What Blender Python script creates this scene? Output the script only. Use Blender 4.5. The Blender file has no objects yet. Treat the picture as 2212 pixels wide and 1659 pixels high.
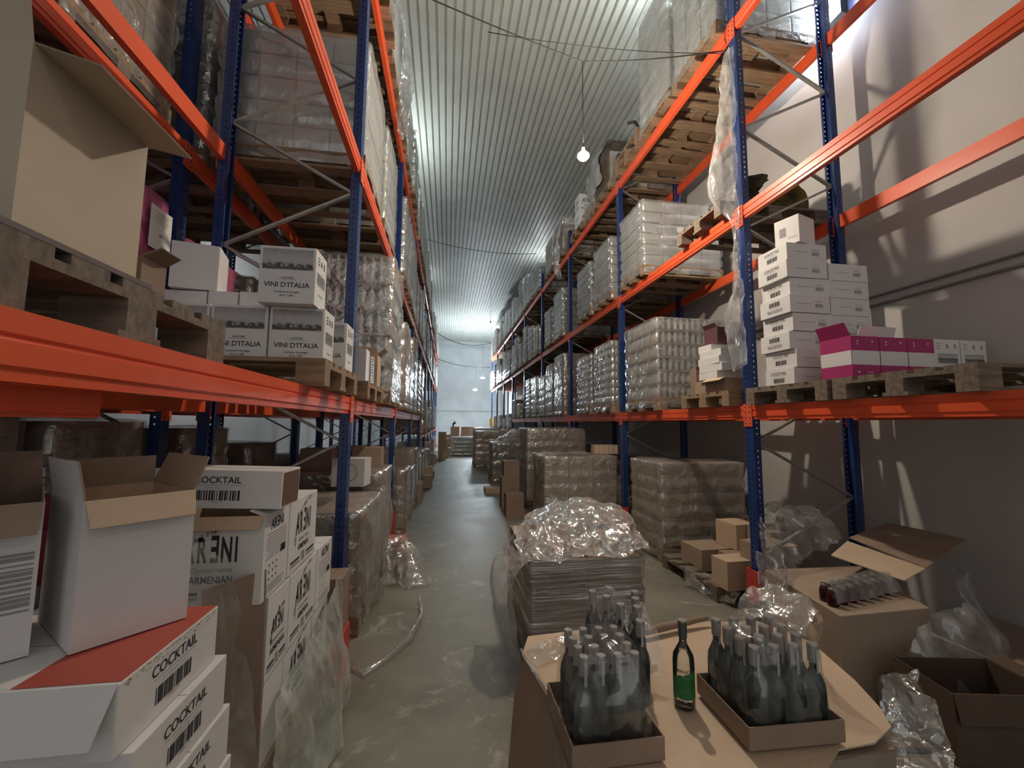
import bpy, bmesh, math, random
from mathutils import Vector, Matrix, noise
random.seed(7)
C = bpy.context.scene
COL = C.collection
# ------------------------------------------------------------------ camera
CH = 1.65
yaw, pitch, roll, FPX = .1526, .0943, .008, 901.87
cy, sy, cp, sp = math.cos(yaw), math.sin(yaw), math.cos(pitch), math.sin(pitch)
fw = Vector((sy*cp, cy*cp, sp)); rt = Vector((cy, -sy, 0)); up = rt.cross(fw)
r2 = rt*math.cos(roll) + up*math.sin(roll); u2 = -rt*math.sin(roll) + up*math.cos(roll)
cam = bpy.data.objects.new('camera', bpy.data.cameras.new('camera')); COL.objects.link(cam)
cam.matrix_world = Matrix(((r2.x, u2.x, -fw.x, 0), (r2.y, u2.y, -fw.y, 0), (r2.z, u2.z, -fw.z, CH), (0, 0, 0, 1)))
cam.data.sensor_width = 36; cam.data.lens = FPX/2212*36; cam.data.clip_start = .02; cam.data.clip_end = 200
C.camera = cam
# ------------------------------------------------------------------ world, exposure, lights
w = bpy.data.worlds.new('world'); C.world = w; w.use_nodes = True
w.node_tree.nodes['Background'].inputs[0].default_value = (1, .97, .93, 1)
w.node_tree.nodes['Background'].inputs[1].default_value = .24
C.view_settings.view_transform = 'Standard'; C.view_settings.look = 'None'
C.view_settings.gamma = 1; C.view_settings.use_curve_mapping = False
C.view_settings.exposure = .9
C.cycles.max_bounces = 4; C.cycles.diffuse_bounces = 3; C.cycles.adaptive_threshold = .1; C.cycles.caustics_reflective = False; C.cycles.caustics_refractive = False; C.cycles.glossy_bounces = 2; C.cycles.transparent_max_bounces = 16
def light(name, kind, loc, power, color, size=.04, rot=None, spread=None):
    d = bpy.data.lights.new(name, kind); d.energy = power; d.color = color
    if kind == 'AREA':
        d.shape = 'RECTANGLE'; d.size = size[0]; d.size_y = size[1]
        if spread: d.spread = spread
    else: d.shadow_soft_size = size
    o = bpy.data.objects.new(name, d); COL.objects.link(o); o.location = loc
    if rot: o.rotation_euler = rot
    return o
BULB = (1.31, 3.86, 4.38)
# ------------------------------------------------------------------ materials
MATS = {}
def nt(name):
    m = bpy.data.materials.new(name); m.use_nodes = True
    return m, m.node_tree.nodes, m.node_tree.links, m.node_tree.nodes['Principled BSDF']
def mat(name, col, rough=.6, metal=0, var=.0, scale=6, bump=0, bscale=40, col2=None, stretch=(1, 1, 1), coat=0, spec=None):
    if name in MATS: return MATS[name]
    m, n, l, b = nt(name)
    b.inputs['Base Color'].default_value = (*col, 1); b.inputs['Roughness'].default_value = rough
    b.inputs['Metallic'].default_value = metal
    if spec is not None: b.inputs['Specular IOR Level'].default_value = spec
    if coat: b.inputs['Coat Weight'].default_value = coat; b.inputs['Coat Roughness'].default_value = .15
    if var or col2 or bump:
        tc = n.new('ShaderNodeTexCoord'); mp = n.new('ShaderNodeMapping'); mp.inputs['Scale'].default_value = stretch
        l.new(tc.outputs['Object'], mp.inputs['Vector'])
    if var or col2:
        ns = n.new('ShaderNodeTexNoise'); ns.inputs['Scale'].default_value = scale; ns.inputs['Detail'].default_value = 6
        l.new(mp.outputs[0], ns.inputs['Vector'])
        rp = n.new('ShaderNodeValToRGB'); rp.color_ramp.elements[0].position = .35; rp.color_ramp.elements[1].position = .65
        c2 = col2 or tuple(min(1, c*(1+var)) for c in col); c1 = col if col2 else tuple(c*(1-var) for c in col)
        rp.color_ramp.elements[0].color = (*c1, 1); rp.color_ramp.elements[1].color = (*c2, 1)
        l.new(ns.outputs['Fac'], rp.inputs[0]); l.new(rp.outputs[0], b.inputs['Base Color'])
    if bump:
        nb = n.new('ShaderNodeTexNoise'); nb.inputs['Scale'].default_value = bscale; nb.inputs['Detail'].default_value = 4
        l.new(mp.outputs[0], nb.inputs['Vector'])
        bp = n.new('ShaderNodeBump'); bp.inputs['Strength'].default_value = bump; bp.inputs['Distance'].default_value = .01
        l.new(nb.outputs['Fac'], bp.inputs['Height']); l.new(bp.outputs[0], b.inputs['Normal'])
    MATS[name] = m; return m
def film(name, col=(.92, .93, .92), base=.10, amp=.5, scale=9, stretch=(1, 1, 1), rough=.14, bump=.5, diff=.3, crease=.35):
    if name in MATS: return MATS[name]
    m, n, l, b = nt(name); n.remove(b)
    out = n['Material Output']
    tc = n.new('ShaderNodeTexCoord'); mp = n.new('ShaderNodeMapping'); mp.inputs['Scale'].default_value = stretch
    l.new(tc.outputs['Object'], mp.inputs['Vector'])
    ns = n.new('ShaderNodeTexNoise'); ns.inputs['Scale'].default_value = scale; ns.inputs['Detail'].default_value = 3
    l.new(mp.outputs[0], ns.inputs['Vector'])
    rg = n.new('ShaderNodeTexNoise'); rg.noise_type = 'RIDGED_MULTIFRACTAL'; rg.inputs['Scale'].default_value = scale*.8; rg.inputs['Detail'].default_value = 2
    rg.normalize = True
    l.new(mp.outputs[0], rg.inputs['Vector'])
    mr = n.new('ShaderNodeMapRange'); mr.inputs['From Min'].default_value = .42; mr.inputs['From Max'].default_value = .72
    mr.inputs['To Min'].default_value = base; mr.inputs['To Max'].default_value = base+amp*.7
    l.new(ns.outputs['Fac'], mr.inputs['Value'])
    m3 = n.new('ShaderNodeMapRange'); m3.inputs['From Min'].default_value = .62; m3.inputs['From Max'].default_value = .9
    m3.inputs['To Min'].default_value = 0; m3.inputs['To Max'].default_value = crease
    l.new(rg.outputs['Fac'], m3.inputs['Value'])
    ad = n.new('ShaderNodeMath'); ad.operation = 'ADD'; ad.use_clamp = True; l.new(mr.outputs[0], ad.inputs[0]); l.new(m3.outputs[0], ad.inputs[1])
    h0 = n.new('ShaderNodeTexNoise'); h0.inputs['Scale'].default_value = scale*3.2; h0.inputs['Detail'].default_value = 1; l.new(mp.outputs[0], h0.inputs['Vector'])
    h1 = n.new('ShaderNodeMath'); h1.operation = 'MULTIPLY_ADD'; h1.inputs[1].default_value = .45; l.new(h0.outputs['Fac'], h1.inputs[0]); l.new(ns.outputs['Fac'], h1.inputs[2])
    hs = n.new('ShaderNodeMath'); hs.operation = 'ADD'; l.new(h1.outputs[0], hs.inputs[0]); l.new(rg.outputs['Fac'], hs.inputs[1])
    bp = n.new('ShaderNodeBump'); bp.inputs['Strength'].default_value = bump; bp.inputs['Distance'].default_value = .02
    l.new(hs.outputs[0], bp.inputs['Height'])
    gl = n.new('ShaderNodeBsdfGlossy'); gl.inputs['Roughness'].default_value = rough; gl.inputs['Color'].default_value = (*col, 1)
    df = n.new('ShaderNodeBsdfDiffuse'); df.inputs['Color'].default_value = (*col, 1)
    tr = n.new('ShaderNodeBsdfTransparent'); tr.inputs['Color'].default_value = (.97, .97, .97, 1)
    l.new(bp.outputs[0], gl.inputs['Normal']); l.new(bp.outputs[0], df.inputs['Normal'])
    m1 = n.new('ShaderNodeMixShader'); m1.inputs[0].default_value = diff
    l.new(gl.outputs[0], m1.inputs[1]); l.new(df.outputs[0], m1.inputs[2])
    m2 = n.new('ShaderNodeMixShader'); l.new(ad.outputs[0], m2.inputs[0]); l.new(tr.outputs[0], m2.inputs[1]); l.new(m1.outputs[0], m2.inputs[2])
    l.new(m2.outputs[0], out.inputs['Surface'])
    MATS[name] = m; return m
def glass(name, col, rough=.03, alpha=.4):
    if name in MATS: return MATS[name]
    m, n, l, b = nt(name); n.remove(b); out = n['Material Output']
    g = n.new('ShaderNodeBsdfGlossy'); g.inputs['Roughness'].default_value = rough
    t = n.new('ShaderNodeBsdfTransparent'); t.inputs['Color'].default_value = (*col, 1)
    d = n.new('ShaderNodeBsdfDiffuse'); d.inputs['Color'].default_value = (*[c*.6 for c in col], 1)
    fr = n.new('ShaderNodeFresnel'); fr.inputs[0].default_value = 1.5
    mx = n.new('ShaderNodeMixShader'); mx.inputs[0].default_value = alpha
    l.new(t.outputs[0], mx.inputs[1]); l.new(d.outputs[0], mx.inputs[2])
    m2 = n.new('ShaderNodeMixShader'); l.new(fr.outputs[0], m2.inputs[0]); l.new(mx.outputs[0], m2.inputs[1]); l.new(g.outputs[0], m2.inputs[2])
    l.new(m2.outputs[0], out.inputs['Surface'])
    MATS[name] = m; return m
def emit(name, col, s):
    m, n, l, b = nt(name); b.inputs['Base Color'].default_value = (*col, 1)
    b.inputs['Emission Color'].default_value = (*col, 1); b.inputs['Emission Strength'].default_value = s
    return m
ORANGE = mat('orange_paint', (.86, .115, .035), .38, coat=.3, var=.05, scale=3)
BLUE = mat('blue_paint', (.014, .042, .18), .35, coat=.3, var=.1, scale=8)
GALV = mat('galvanised_steel', (.42, .41, .40), .42, .6, var=.12, scale=20)
WOOD = mat('pallet_wood', (.29, .195, .12), .75, var=.25, scale=4, stretch=(1, 12, 8), bump=.2)
WOOD2 = mat('weathered_pallet_wood', (.19, .15, .115), .8, var=.3, scale=4, stretch=(1, 12, 8), bump=.25)
CARD = mat('brown_cardboard', (.38, .285, .215), .75, var=.07, scale=5)
CARDD = mat('dull_cardboard', (.30, .215, .16), .78, var=.1, scale=5)
CARDL = mat('light_kraft_cardboard', (.60, .45, .32), .7, var=.06, scale=4)
WHITE = mat('white_carton', (.74, .735, .74), .5, var=.03, scale=3)
PINK = mat('magenta_carton', (.42, .03, .16), .5, var=.05, scale=4)
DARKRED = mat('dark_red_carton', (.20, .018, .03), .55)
RED = mat('red_print', (.46, .09, .06), .5)
INK = mat('black_ink', (.03, .03, .035), .6)
INKG = mat('grey_ink', (.30, .30, .31), .6)
BLACK = mat('black_plastic', (.02, .02, .02), .5)
GREYP = mat('grey_pack', (.33, .34, .34), .45, var=.2, scale=7)
GREYC = mat('silver_grey_carton', (.40, .41, .41), .5, var=.12, scale=5)
LID = mat('jar_lid_metal', (.62, .60, .56), .3, .7)
JAR = mat('jar_glass', (.40, .40, .385), .12, 0, spec=.8)
CAN = mat('silver_can', (.60, .61, .62), .25, .6)
FILM = film('stretch_film', base=.26, amp=.44, scale=8, diff=.30, crease=.6, bump=.9, rough=.17)
FILMH = film('stretch_film_horizontal', scale=3, stretch=(.5, .5, 18), base=.3, amp=1.0, diff=.4, bump=.4)
FILMC = film('crumpled_film', scale=12, base=.24, amp=.5, rough=.15, bump=.5, crease=.8)
FILMM = film('milky_film', scale=5, base=.34, amp=.36, diff=.42, bump=.7, stretch=(1, 1, .55), crease=.5, rough=.18)
FILMD = film('dull_film', scale=6, base=.18, amp=.36, diff=.4, crease=.5, bump=.6)
PAPER = mat('white_paper', (.8, .8, .79), .6)
# ------------------------------------------------------------------ mesh builder
class MB:
    def __init__(s): s.v = []; s.f = []; s.mi = []; s.m = 0
    def add(s, vs, fs):
        o = len(s.v); s.v += [tuple(v) for v in vs]
        for f in fs: s.f.append(tuple(i+o for i in f)); s.mi.append(s.m)
        return s
    def box(s, x0, x1, y0, y1, z0, z1):
        return s.add([(x0,y0,z0),(x1,y0,z0),(x1,y1,z0),(x0,y1,z0),(x0,y0,z1),(x1,y0,z1),(x1,y1,z1),(x0,y1,z1)],
            [(0,3,2,1),(4,5,6,7),(0,1,5,4),(1,2,6,5),(2,3,7,6),(3,0,4,7)])
    def obox(s, M, sx, sy, sz):
        vs = [M @ Vector((x*sx/2, y*sy/2, z*sz/2)) for z in (-1, 1) for x, y in ((-1,-1),(1,-1),(1,1),(-1,1))]
        return s.add(vs, [(0,3,2,1),(4,5,6,7),(0,1,5,4),(1,2,6,5),(2,3,7,6),(3,0,4,7)])
    def bar(s, a, b, wd, th):
        a = Vector(a); b = Vector(b); d = b-a; q = d.to_track_quat('Z', 'Y').to_matrix().to_4x4()
        return s.obox(Matrix.Translation((a+b)/2) @ q, wd, th, d.length)
    def tube(s, pts, r, n=8, closed=False):
        pts = [Vector(p) for p in pts]; rings = []
        for i, p in enumerate(pts):
            d = (pts[min(i+1, len(pts)-1)] - pts[max(i-1, 0)]); q = d.to_track_quat('Z', 'Y')
            rr = r[i] if isinstance(r, (list, tuple)) else r
            rings.append([p + q @ Vector((math.cos(2*math.pi*k/n)*rr, math.sin(2*math.pi*k/n)*rr, 0)) for k in range(n)])
        vs = [v for g in rings for v in g]; fs = []
        for i in range(len(pts)-1):
            for k in range(n): fs.append((i*n+k, i*n+(k+1) % n, (i+1)*n+(k+1) % n, (i+1)*n+k))
        fs.append(tuple(range(n-1, -1, -1))); fs.append(tuple((len(pts)-1)*n+k for k in range(n)))
        return s.add(vs, fs)
    def lathe(s, prof, c=(0, 0, 0), n=16, sq=0):
        vs = []; fs = []
        for r, z in prof:
            for k in range(n):
                a = 2*math.pi*k/n; vs.append((c[0]+math.cos(a)*r, c[1]+math.sin(a)*r, c[2]+z))
        for i in range(len(prof)-1):
            for k in range(n): fs.append((i*n+k, i*n+(k+1) % n, (i+1)*n+(k+1) % n, (i+1)*n+k))
        fs.append(tuple(range(n-1, -1, -1))); fs.append(tuple((len(prof)-1)*n+k for k in range(n)))
        return s.add(vs, fs)
    def prism_y(s, prof, y0, y1):
        n = len(prof); vs = [(x, y0, z) for x, z in prof] + [(x, y1, z) for x, z in prof]
        return s.add(vs, [(i, (i+1) % n, n+(i+1) % n, n+i) for i in range(n)] + [tuple(range(n-1, -1, -1)), tuple(range(n, 2*n))])
    def poly(s, pts, th):
        n = len(pts); vs = [(x, y, z) for x, y, z in pts] + [(x, y, z-th) for x, y, z in pts]
        return s.add(vs, [tuple(range(n)), tuple(range(2*n-1, n-1, -1))] + [(i, n+i, n+(i+1) % n, (i+1) % n) for i in range(n)])
    def mesh(s, name, mats, smooth=False, bevel=0, seg=2):
        me = bpy.data.meshes.new(name); me.from_pydata(s.v, [], s.f)
        for m in (mats if isinstance(mats, (list, tuple)) else [mats]): me.materials.append(m)
        me.polygons.foreach_set('material_index', s.mi)
        if bevel:
            bm = bmesh.new(); bm.from_mesh(me); bmesh.ops.recalc_face_normals(bm, faces=bm.faces)
            bmesh.ops.bevel(bm, geom=list(bm.edges), offset=bevel, segments=seg, affect='EDGES', profile=.6)
            bm.to_mesh(me); bm.free()
        if smooth:
            me.polygons.foreach_set('use_smooth', [True]*len(me.polygons))
        me.update(); return me
    def build(s, name, mats, parent=None, loc=(0, 0, 0), rot=(0, 0, 0), smooth=False, bevel=0, label=None):
        return link(name, s.mesh(name, mats, smooth, bevel), parent, loc, rot, label)
def link(name, data, parent=None, loc=(0, 0, 0), rot=(0, 0, 0), label=None):
    o = bpy.data.objects.new(name, data); COL.objects.link(o)
    o.location = loc; o.rotation_euler = rot
    if parent: o.parent = parent
    if label: o['label'] = label
    return o
SEEN = {}
def tag(o, label, cat, group=None, kind=None):
    o['label'] = label; o['category'] = cat
    if group: o['group'] = group
    if kind: o['kind'] = kind
    if label in SEEN and not group: print('DUP LABEL', label)
    SEEN[label] = 1
    if len(label.split()) > 16: print('LONG', len(label.split()), label)
    return o
def empty(name, loc, label, cat, group=None, rz=0):
    o = link(name, None, None, loc, (0, 0, rz)); o.empty_display_size = .1
    return tag(o, label, cat, group)
def struct(o): o['kind'] = 'structure'; return o
# ------------------------------------------------------------------ setting
WALLX, BACKY, CEIL = 4.05, 32.0, 7.9
def floor_mat():
    m, n, l, b = nt('worn_concrete'); b.inputs['Roughness'].default_value = .5
    tc = n.new('ShaderNodeTexCoord'); a = n.new('ShaderNodeTexNoise'); a.inputs['Scale'].default_value = .8; a.inputs['Detail'].default_value = 9; a.inputs['Roughness'].default_value = .65
    l.new(tc.outputs['Object'], a.inputs['Vector'])
    rp = n.new('ShaderNodeValToRGB'); e = rp.color_ramp.elements
    e[0].position = .36; e[0].color = (.16, .15, .12, 1); e[1].position = .66; e[1].color = (.29, .28, .235, 1)
    l.new(a.outputs['Fac'], rp.inputs[0])
    c = n.new('ShaderNodeTexNoise'); c.inputs['Scale'].default_value = 2.6; c.inputs['Detail'].default_value = 12; c.inputs['Roughness'].default_value = .75; c.inputs['Distortion'].default_value = 1
    l.new(tc.outputs['Object'], c.inputs['Vector'])
    mr = n.new('ShaderNodeMapRange'); mr.inputs['From Min'].default_value = .56; mr.inputs['From Max'].default_value = .68
    l.new(c.outputs['Fac'], mr.inputs['Value'])
    mx = n.new('ShaderNodeMixRGB'); mx.inputs[2].default_value = (.44, .43, .38, 1)
    l.new(mr.outputs[0], mx.inputs[0]); l.new(rp.outputs[0], mx.inputs[1]); l.new(mx.outputs[0], b.inputs['Base Color'])
    r = n.new('ShaderNodeMapRange'); r.inputs['To Min'].default_value = .34; r.inputs['To Max'].default_value = .62
    l.new(a.outputs['Fac'], r.inputs['Value']); l.new(r.outputs[0], b.inputs['Roughness'])
    bp = n.new('ShaderNodeBump'); bp.inputs['Strength'].default_value = .12; bp.inputs['Distance'].default_value = .01
    l.new(c.outputs['Fac'], bp.inputs['Height']); l.new(bp.outputs[0], b.inputs['Normal'])
    return m
struct(MB().box(-7, 4.25, -4, 32.2, -.1, 0).build('floor', floor_mat()))
WALLM = mat('painted_wall', (.56, .545, .53), .65, var=.05, scale=1.1, bump=.06, bscale=6)
WALLB = mat('pale_blue_wall', (.56, .60, .62), .7, var=.07, scale=1.3, bump=.06, bscale=6)
struct(MB().box(WALLX, WALLX+.2, -4, 32, 0, CEIL).build('wall_right', WALLM))
struct(MB().box(-7, 4.25, BACKY, BACKY+.2, 0, CEIL).build('wall_back', WALLB))
struct(MB().box(-7.2, -7, -4, 32, 0, CEIL).build('wall_left', WALLM))
# ribbed sheet ceiling
mb = MB(); P = .14; x = -7.0; prof = []
while x < 4.2:
    prof += [(x, CEIL), (x+.095, CEIL), (x+.108, CEIL+.035), (x+.128, CEIL+.035)]
    x += P
prof.append((x, CEIL))
n = len(prof)
mb.add([(a, -4, b) for a, b in prof]+[(a, 32, b) for a, b in prof], [(i, i+1, n+i+1, n+i) for i in range(n-1)])
CEILM = mat('ribbed_ceiling_sheet', (.52, .54, .51), .5, 0, var=.05, scale=2, spec=.4)
struct(mb.build('ceiling', CEILM))
struct(MB().box(-7, 4.25, -4, 32, CEIL+.06, CEIL+.16).build('ceiling_deck', CEILM))
# conduits and seams on the walls
for k, (z, dz) in enumerate(((2.885, 0), (2.80, 0))):
    o = MB().tube([(4.035, -1, z), (4.035, 8, z+.02), (4.035, 20, z)], .012, 6).build('conduit', mat('grey_conduit', (.16, .155, .15), .5), smooth=True)
    tag(o, ('upper' if k == 0 else 'lower')+' of the two thin grey conduits running along the right wall', 'conduit', 'conduits on the right wall')
o = MB().tube([(-2, 31.98, 2.55), (0, 31.98, 2.56), (2, 31.98, 2.55), (4, 31.98, 2.53)], .012, 6).build('conduit', MATS['grey_conduit'])
tag(o, 'thin horizontal conduit on the far back wall', 'conduit')
# ------------------------------------------------------------------ racks
P0, BAY = 3.4, 2.8
ZL = (1.84, 3.78, 5.68); ZR = (1.83, 3.69, 5.61)
UH = 6.12
def upright_mesh():
    # U section, open to the rear; front face (-X side at x=0) has two columns of slots. local: x 0..0.07 depth, y -.05...05
    mb = MB(); t = .0
    ys = [-.05, -.031, -.021, .021, .031, .05]; nz = int(UH/.05)
    for i in range(nz):
        z0 = i*.05; zz = [z0, z0+.018, z0+.032, z0+.05]
        for a in range(5):
            for b in range(3):
                if a in (1, 3) and b == 1: continue
                mb.add([(0, ys[a], zz[b]), (0, ys[a+1], zz[b]), (0, ys[a+1], zz[b+1]), (0, ys[a], zz[b+1])], [(0, 3, 2, 1)])
        for s in (-1, 1):
            y = .05*s
            xs = [0, .031, .042, .07]
            for a in range(3):
                for b in range(3):
                    if a == 1 and b == 1: continue
                    mb.add([(xs[a], y, zz[b]), (xs[a+1], y, zz[b]), (xs[a+1], y, zz[b+1]), (xs[a], y, zz[b+1])], [(0, 1, 2, 3)])
    mb.box(.066, .07, -.05, -.03, 0, UH); mb.box(.066, .07, .03, .05, 0, UH)
    mb.box(.03, .034, -.046, .046, 0, UH)
    return mb.mesh('upright', BLUE)
UPM = upright_mesh()
FOOTM = MB().box(-.02, .09, -.075, .075, 0, .012).mesh('foot_plate', BLUE)
GUARDM = MB().box(-.035, -.022, -.075, .075, .012, .40).box(-.022, .06, -.075, -.062, .012, .40).box(-.022, .06, .062, .075, .012, .40).mesh('foot_guard', mat('red_guard_paint', (.6, .06, .045), .45))
BH = .125
def beam_mesh(L):
    # front face at x=0 pointing -X, stepped box section
    prof = [(0, 0), (0, -.042), (.006, -.046), (.006, -.052), (.0, -.056), (0, -.098), (.008, -.104), (.008, -BH), (.05, -BH), (.05, 0)]
    return MB().prism_y(prof, -L/2, L/2).mesh('beam', ORANGE)
BEAMM = beam_mesh(BAY-.105)
def conn_mesh():
    mb = MB(); mb.box(-.006, 0, -.026, .026, -.19, .012)
    mb.box(0, .05, -.003, .003, -.19, .012)
    mb.m = 1
    for z in (-.012, -.06, -.11, -.16):
        mb.box(-.0068, -.0055, -.006, .006, z-.012, z+.002)
    return mb.mesh('end_connector', [mat('orange_connector', (.80, .13, .06), .4), INK])
CONNM = conn_mesh()
def rack(name, xf, depth, sgn, i0, i1, zs, label, low_from=99, zlow=1.3, skip=()):
    """sgn +1: aisle face looks to -X (right rack), -1: looks to +X"""
    root = empty(name, (xf, P0+BAY*i0, 0), label, 'pallet rack')
    rx = 0 if sgn > 0 else math.pi
    for i in range(i0, i1+1):
        y = BAY*(i-i0)
        u = link('upright', UPM, root, (0, y, 0), (0, 0, rx)); link('foot_plate', FOOTM, u)
        if i >= 0: link('foot_guard', GUARDM, u)
        ub = link('upright', UPM, root, (sgn*depth, y, 0), (0, 0, rx+math.pi)); link('foot_plate', FOOTM, ub)
        if i <= 5:
            fz = [.5+k for k in range(6)]; bz = [float(k) if k else .12 for k in range(7)]
            segs = [((.055, bz[0] if 0 else .5), (depth-.055, bz[0]))]
            pts = []
            for k in range(6):
                pts.append((depth-.055, bz[k])); pts.append((.055, fz[k]))
            pts.append((depth-.055, 6.0))
            for a, b in zip(pts, pts[1:]):
                link('brace', MB().bar((sgn*a[0], 0, a[1]), (sgn*b[0], 0, b[1]), .032, .018).mesh('brace', GALV), root, (0, y, 0))
    for i in range(i0, i1):
        yc = BAY*(i-i0)+BAY/2
        for lv, z in enumerate(zs):
            if lv == 0 and i >= low_from: z = zlow
            for back in (0, 1):
                if (i, lv, back) in skip: continue
                bx = link('beam', BEAMM, root, (sgn*(depth+.002 if back else -.002), yc, z), (0, 0, rx if not back else rx+math.pi))
                for s in (-1, 1):
                    link('end_connector', CONNM, bx, (-.002, s*(BAY/2-.026), 0))
    return root
rack('pallet_rack', 2.68, 1.08, 1, -1, 8, ZR, 'blue and orange pallet rack along the right wall', 5, 1.32)
rack('pallet_rack', -.74, 1.05, -1, -1, 9, ZL, 'blue and orange pallet rack lining the left side of the aisle', 3, 1.32)
rack('pallet_rack', -2.03, 1.05, -1, -1, 4, ZL, 'second blue and orange pallet rack standing back to back behind the left one')
o = MB().prism_y([(0, 0), (0, -.05), (.006, -.052), (0, -.056), (0, -.06), (-.05, -.06), (-.05, 0)], -.2, 1.11).build('spare_beam', ORANGE, None, (-.80, 0, 1.715))
tag(o, 'short orange beam end hanging just under the near left lower beam', 'beam')
# ------------------------------------------------------------------ pallets
def pallet_parts(L=1.2, W=.8, m=WOOD):
    """L along x, W along y, centred, base z=0: returns (decks, blocks, bottoms)"""
    r = random.Random(3); deck = MB(); nb = 5
    ws = [.145, .10, .145, .10, .145]; gap = (W-sum(ws))/4; y = -W/2
    for wv in ws:
        deck.box(-L/2, L/2, y, y+wv, .122, .144); y += wv+gap
    for xx in (-L/2+.0725, 0, L/2-.0725): deck.box(xx-.0725, xx+.0725, -W/2, W/2, .100, .122)
    blk = []
    for xx in (-L/2+.0725, 0, L/2-.0725):
        for yy in (-W/2+.05, 0, W/2-.05): blk.append((xx, yy))
    bot = MB()
    for yy, hw in ((-W/2+.05, .05), (0, .0725), (W/2-.05, .05)): bot.box(-L/2, L/2, yy-hw, yy+hw, 0, .022)
    return deck, blk, bot
_PC = {}
def pallet_mesh(L=1.2, W=.8, m=WOOD):
    k = (L, W, m.name)
    if k not in _PC:
        d, b, bt = pallet_parts(L, W)
        for x_, y_ in b: d.box(x_-.0725, x_+.0725, y_-.05, y_+.05, .022, .100)
        o = len(d.v); d.v += bt.v; d.f += [tuple(i+o for i in f) for f in bt.f]; d.mi += bt.mi
        _PC[k] = d.mesh('pallet', m)
    return _PC[k]
_PP = {}
def pallet(loc, label, m=WOOD, rz=0, L=1.2, W=.8, group=None):
    root = empty('wooden_pallet', loc, label, 'pallet', group, rz)
    k = (L, W, m.name)
    if k not in _PP:
        d, b, bt = pallet_parts(L, W)
        _PP[k] = (d.mesh('top_deck', m), MB().box(-.0725, .0725, -.05, .05, .022, .100).mesh('block', m), bt.mesh('bottom_boards', m), b)
    d, bk, bt, b = _PP[k]
    link('top_deck', d, root); link('bottom_boards', bt, root)
    for x_, y_ in b: link('block', bk, root, (x_, y_, 0))
    return root
# ------------------------------------------------------------------ text and prints
_TX = {}
def text_geo(s, size, bold=0):
    k = (s, bold)
    if k not in _TX:
        cu = bpy.data.curves.new('t', 'FONT'); cu.body = s; cu.size = 1; cu.offset = bold; cu.align_x = 'CENTER'; cu.resolution_u = 3
        o = bpy.data.objects.new('t', cu); COL.objects.link(o); dg = bpy.context.evaluated_depsgraph_get(); dg.update()
        me = bpy.data.meshes.new_from_object(o.evaluated_get(dg))
        _TX[k] = ([tuple(v.co) for v in me.vertices], [tuple(p.vertices) for p in me.polygons])
        bpy.data.objects.remove(o); bpy.data.meshes.remove(me)
    v, f = _TX[k]; return [(a*size, b*size) for a, b, c in v], f
class Face:
    """frame on a box face: origin o (centre bottom), right r, up u, normal n"""
    def __init__(s, o, r, u, n): s.o, s.r, s.u, s.n = map(Vector, (o, r, u, n))
    def p(s, x, y, d=.0009): return s.o + s.r*x + s.u*y + s.n*d
    def text(s, mb, x, y, size, t, bold=0, sx=1):
        v, f = text_geo(t, size, bold)
        mb.add([s.p(x+a*sx, y+b) for a, b in v], f)
    def rect(s, mb, x, y, w_, h, d=.0009): mb.add([s.p(x-w_/2, y, d), s.p(x+w_/2, y, d), s.p(x+w_/2, y+h, d), s.p(x-w_/2, y+h, d)], [(0, 1, 2, 3)])
    def bars(s, mb, x, y, w_, h, n=14, seed=1):
        r = random.Random(seed); t = x-w_/2
        for i in range(n):
            bw = w_/n*r.uniform(.3, .9); s.rect(mb, t+bw/2, y, bw, h); t += w_/n
def faces(L, W):
    """box centred x,y base z=0"""
    return {'-y': Face((0, -W/2, 0), (1, 0, 0), (0, 0, 1), (0, -1, 0)), '+x': Face((L/2, 0, 0), (0, 1, 0), (0, 0, 1), (1, 0, 0)),
            '-x': Face((-L/2, 0, 0), (0, -1, 0), (0, 0, 1), (-1, 0, 0)), '+y': Face((0, W/2, 0), (-1, 0, 0), (0, 0, 1), (0, 1, 0))}
def picture_mat():
    if 'vineyard_print' in MATS: return MATS['vineyard_print']
    m, n, l, b = nt('vineyard_print'); b.inputs['Roughness'].default_value = .6
    tc = n.new('ShaderNodeTexCoord'); sx = n.new('ShaderNodeSeparateXYZ'); l.new(tc.outputs['Generated'], sx.inputs[0])
    ns = n.new('ShaderNodeTexNoise'); ns.inputs['Scale'].default_value = 6; ns.inputs['Detail'].default_value = 10; ns.inputs['Roughness'].default_value = .75
    l.new(tc.outputs['Generated'], ns.inputs['Vector'])
    mz = n.new('ShaderNodeMath'); mz.operation = 'MULTIPLY'; mz.inputs[1].default_value = .6; l.new(sx.outputs[2], mz.inputs[0])
    mm = n.new('ShaderNodeMath'); mm.operation = 'MULTIPLY_ADD'; mm.inputs[1].default_value = .5; l.new(ns.outputs['Fac'], mm.inputs[0]); l.new(mz.outputs[0], mm.inputs[2])
    rp = n.new('ShaderNodeValToRGB'); e = rp.color_ramp.elements
    e[0].position = .2; e[0].color = (.34, .34, .34, 1); e[1].position = .9; e[1].color = (.30, .30, .31, 1)
    for p_, c_ in ((.32, .22), (.38, .13), (.42, .30), (.48, .10), (.54, .06), (.58, .42), (.64, .5)):
        q = e.new(p_); q.color = (c_, c_, c_*1.02, 1)
    l.new(mm.outputs[0], rp.inputs[0]); l.new(rp.outputs[0], b.inputs['Base Color'])
    MATS['vineyard_print'] = m; return m
PICM = picture_mat()
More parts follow.
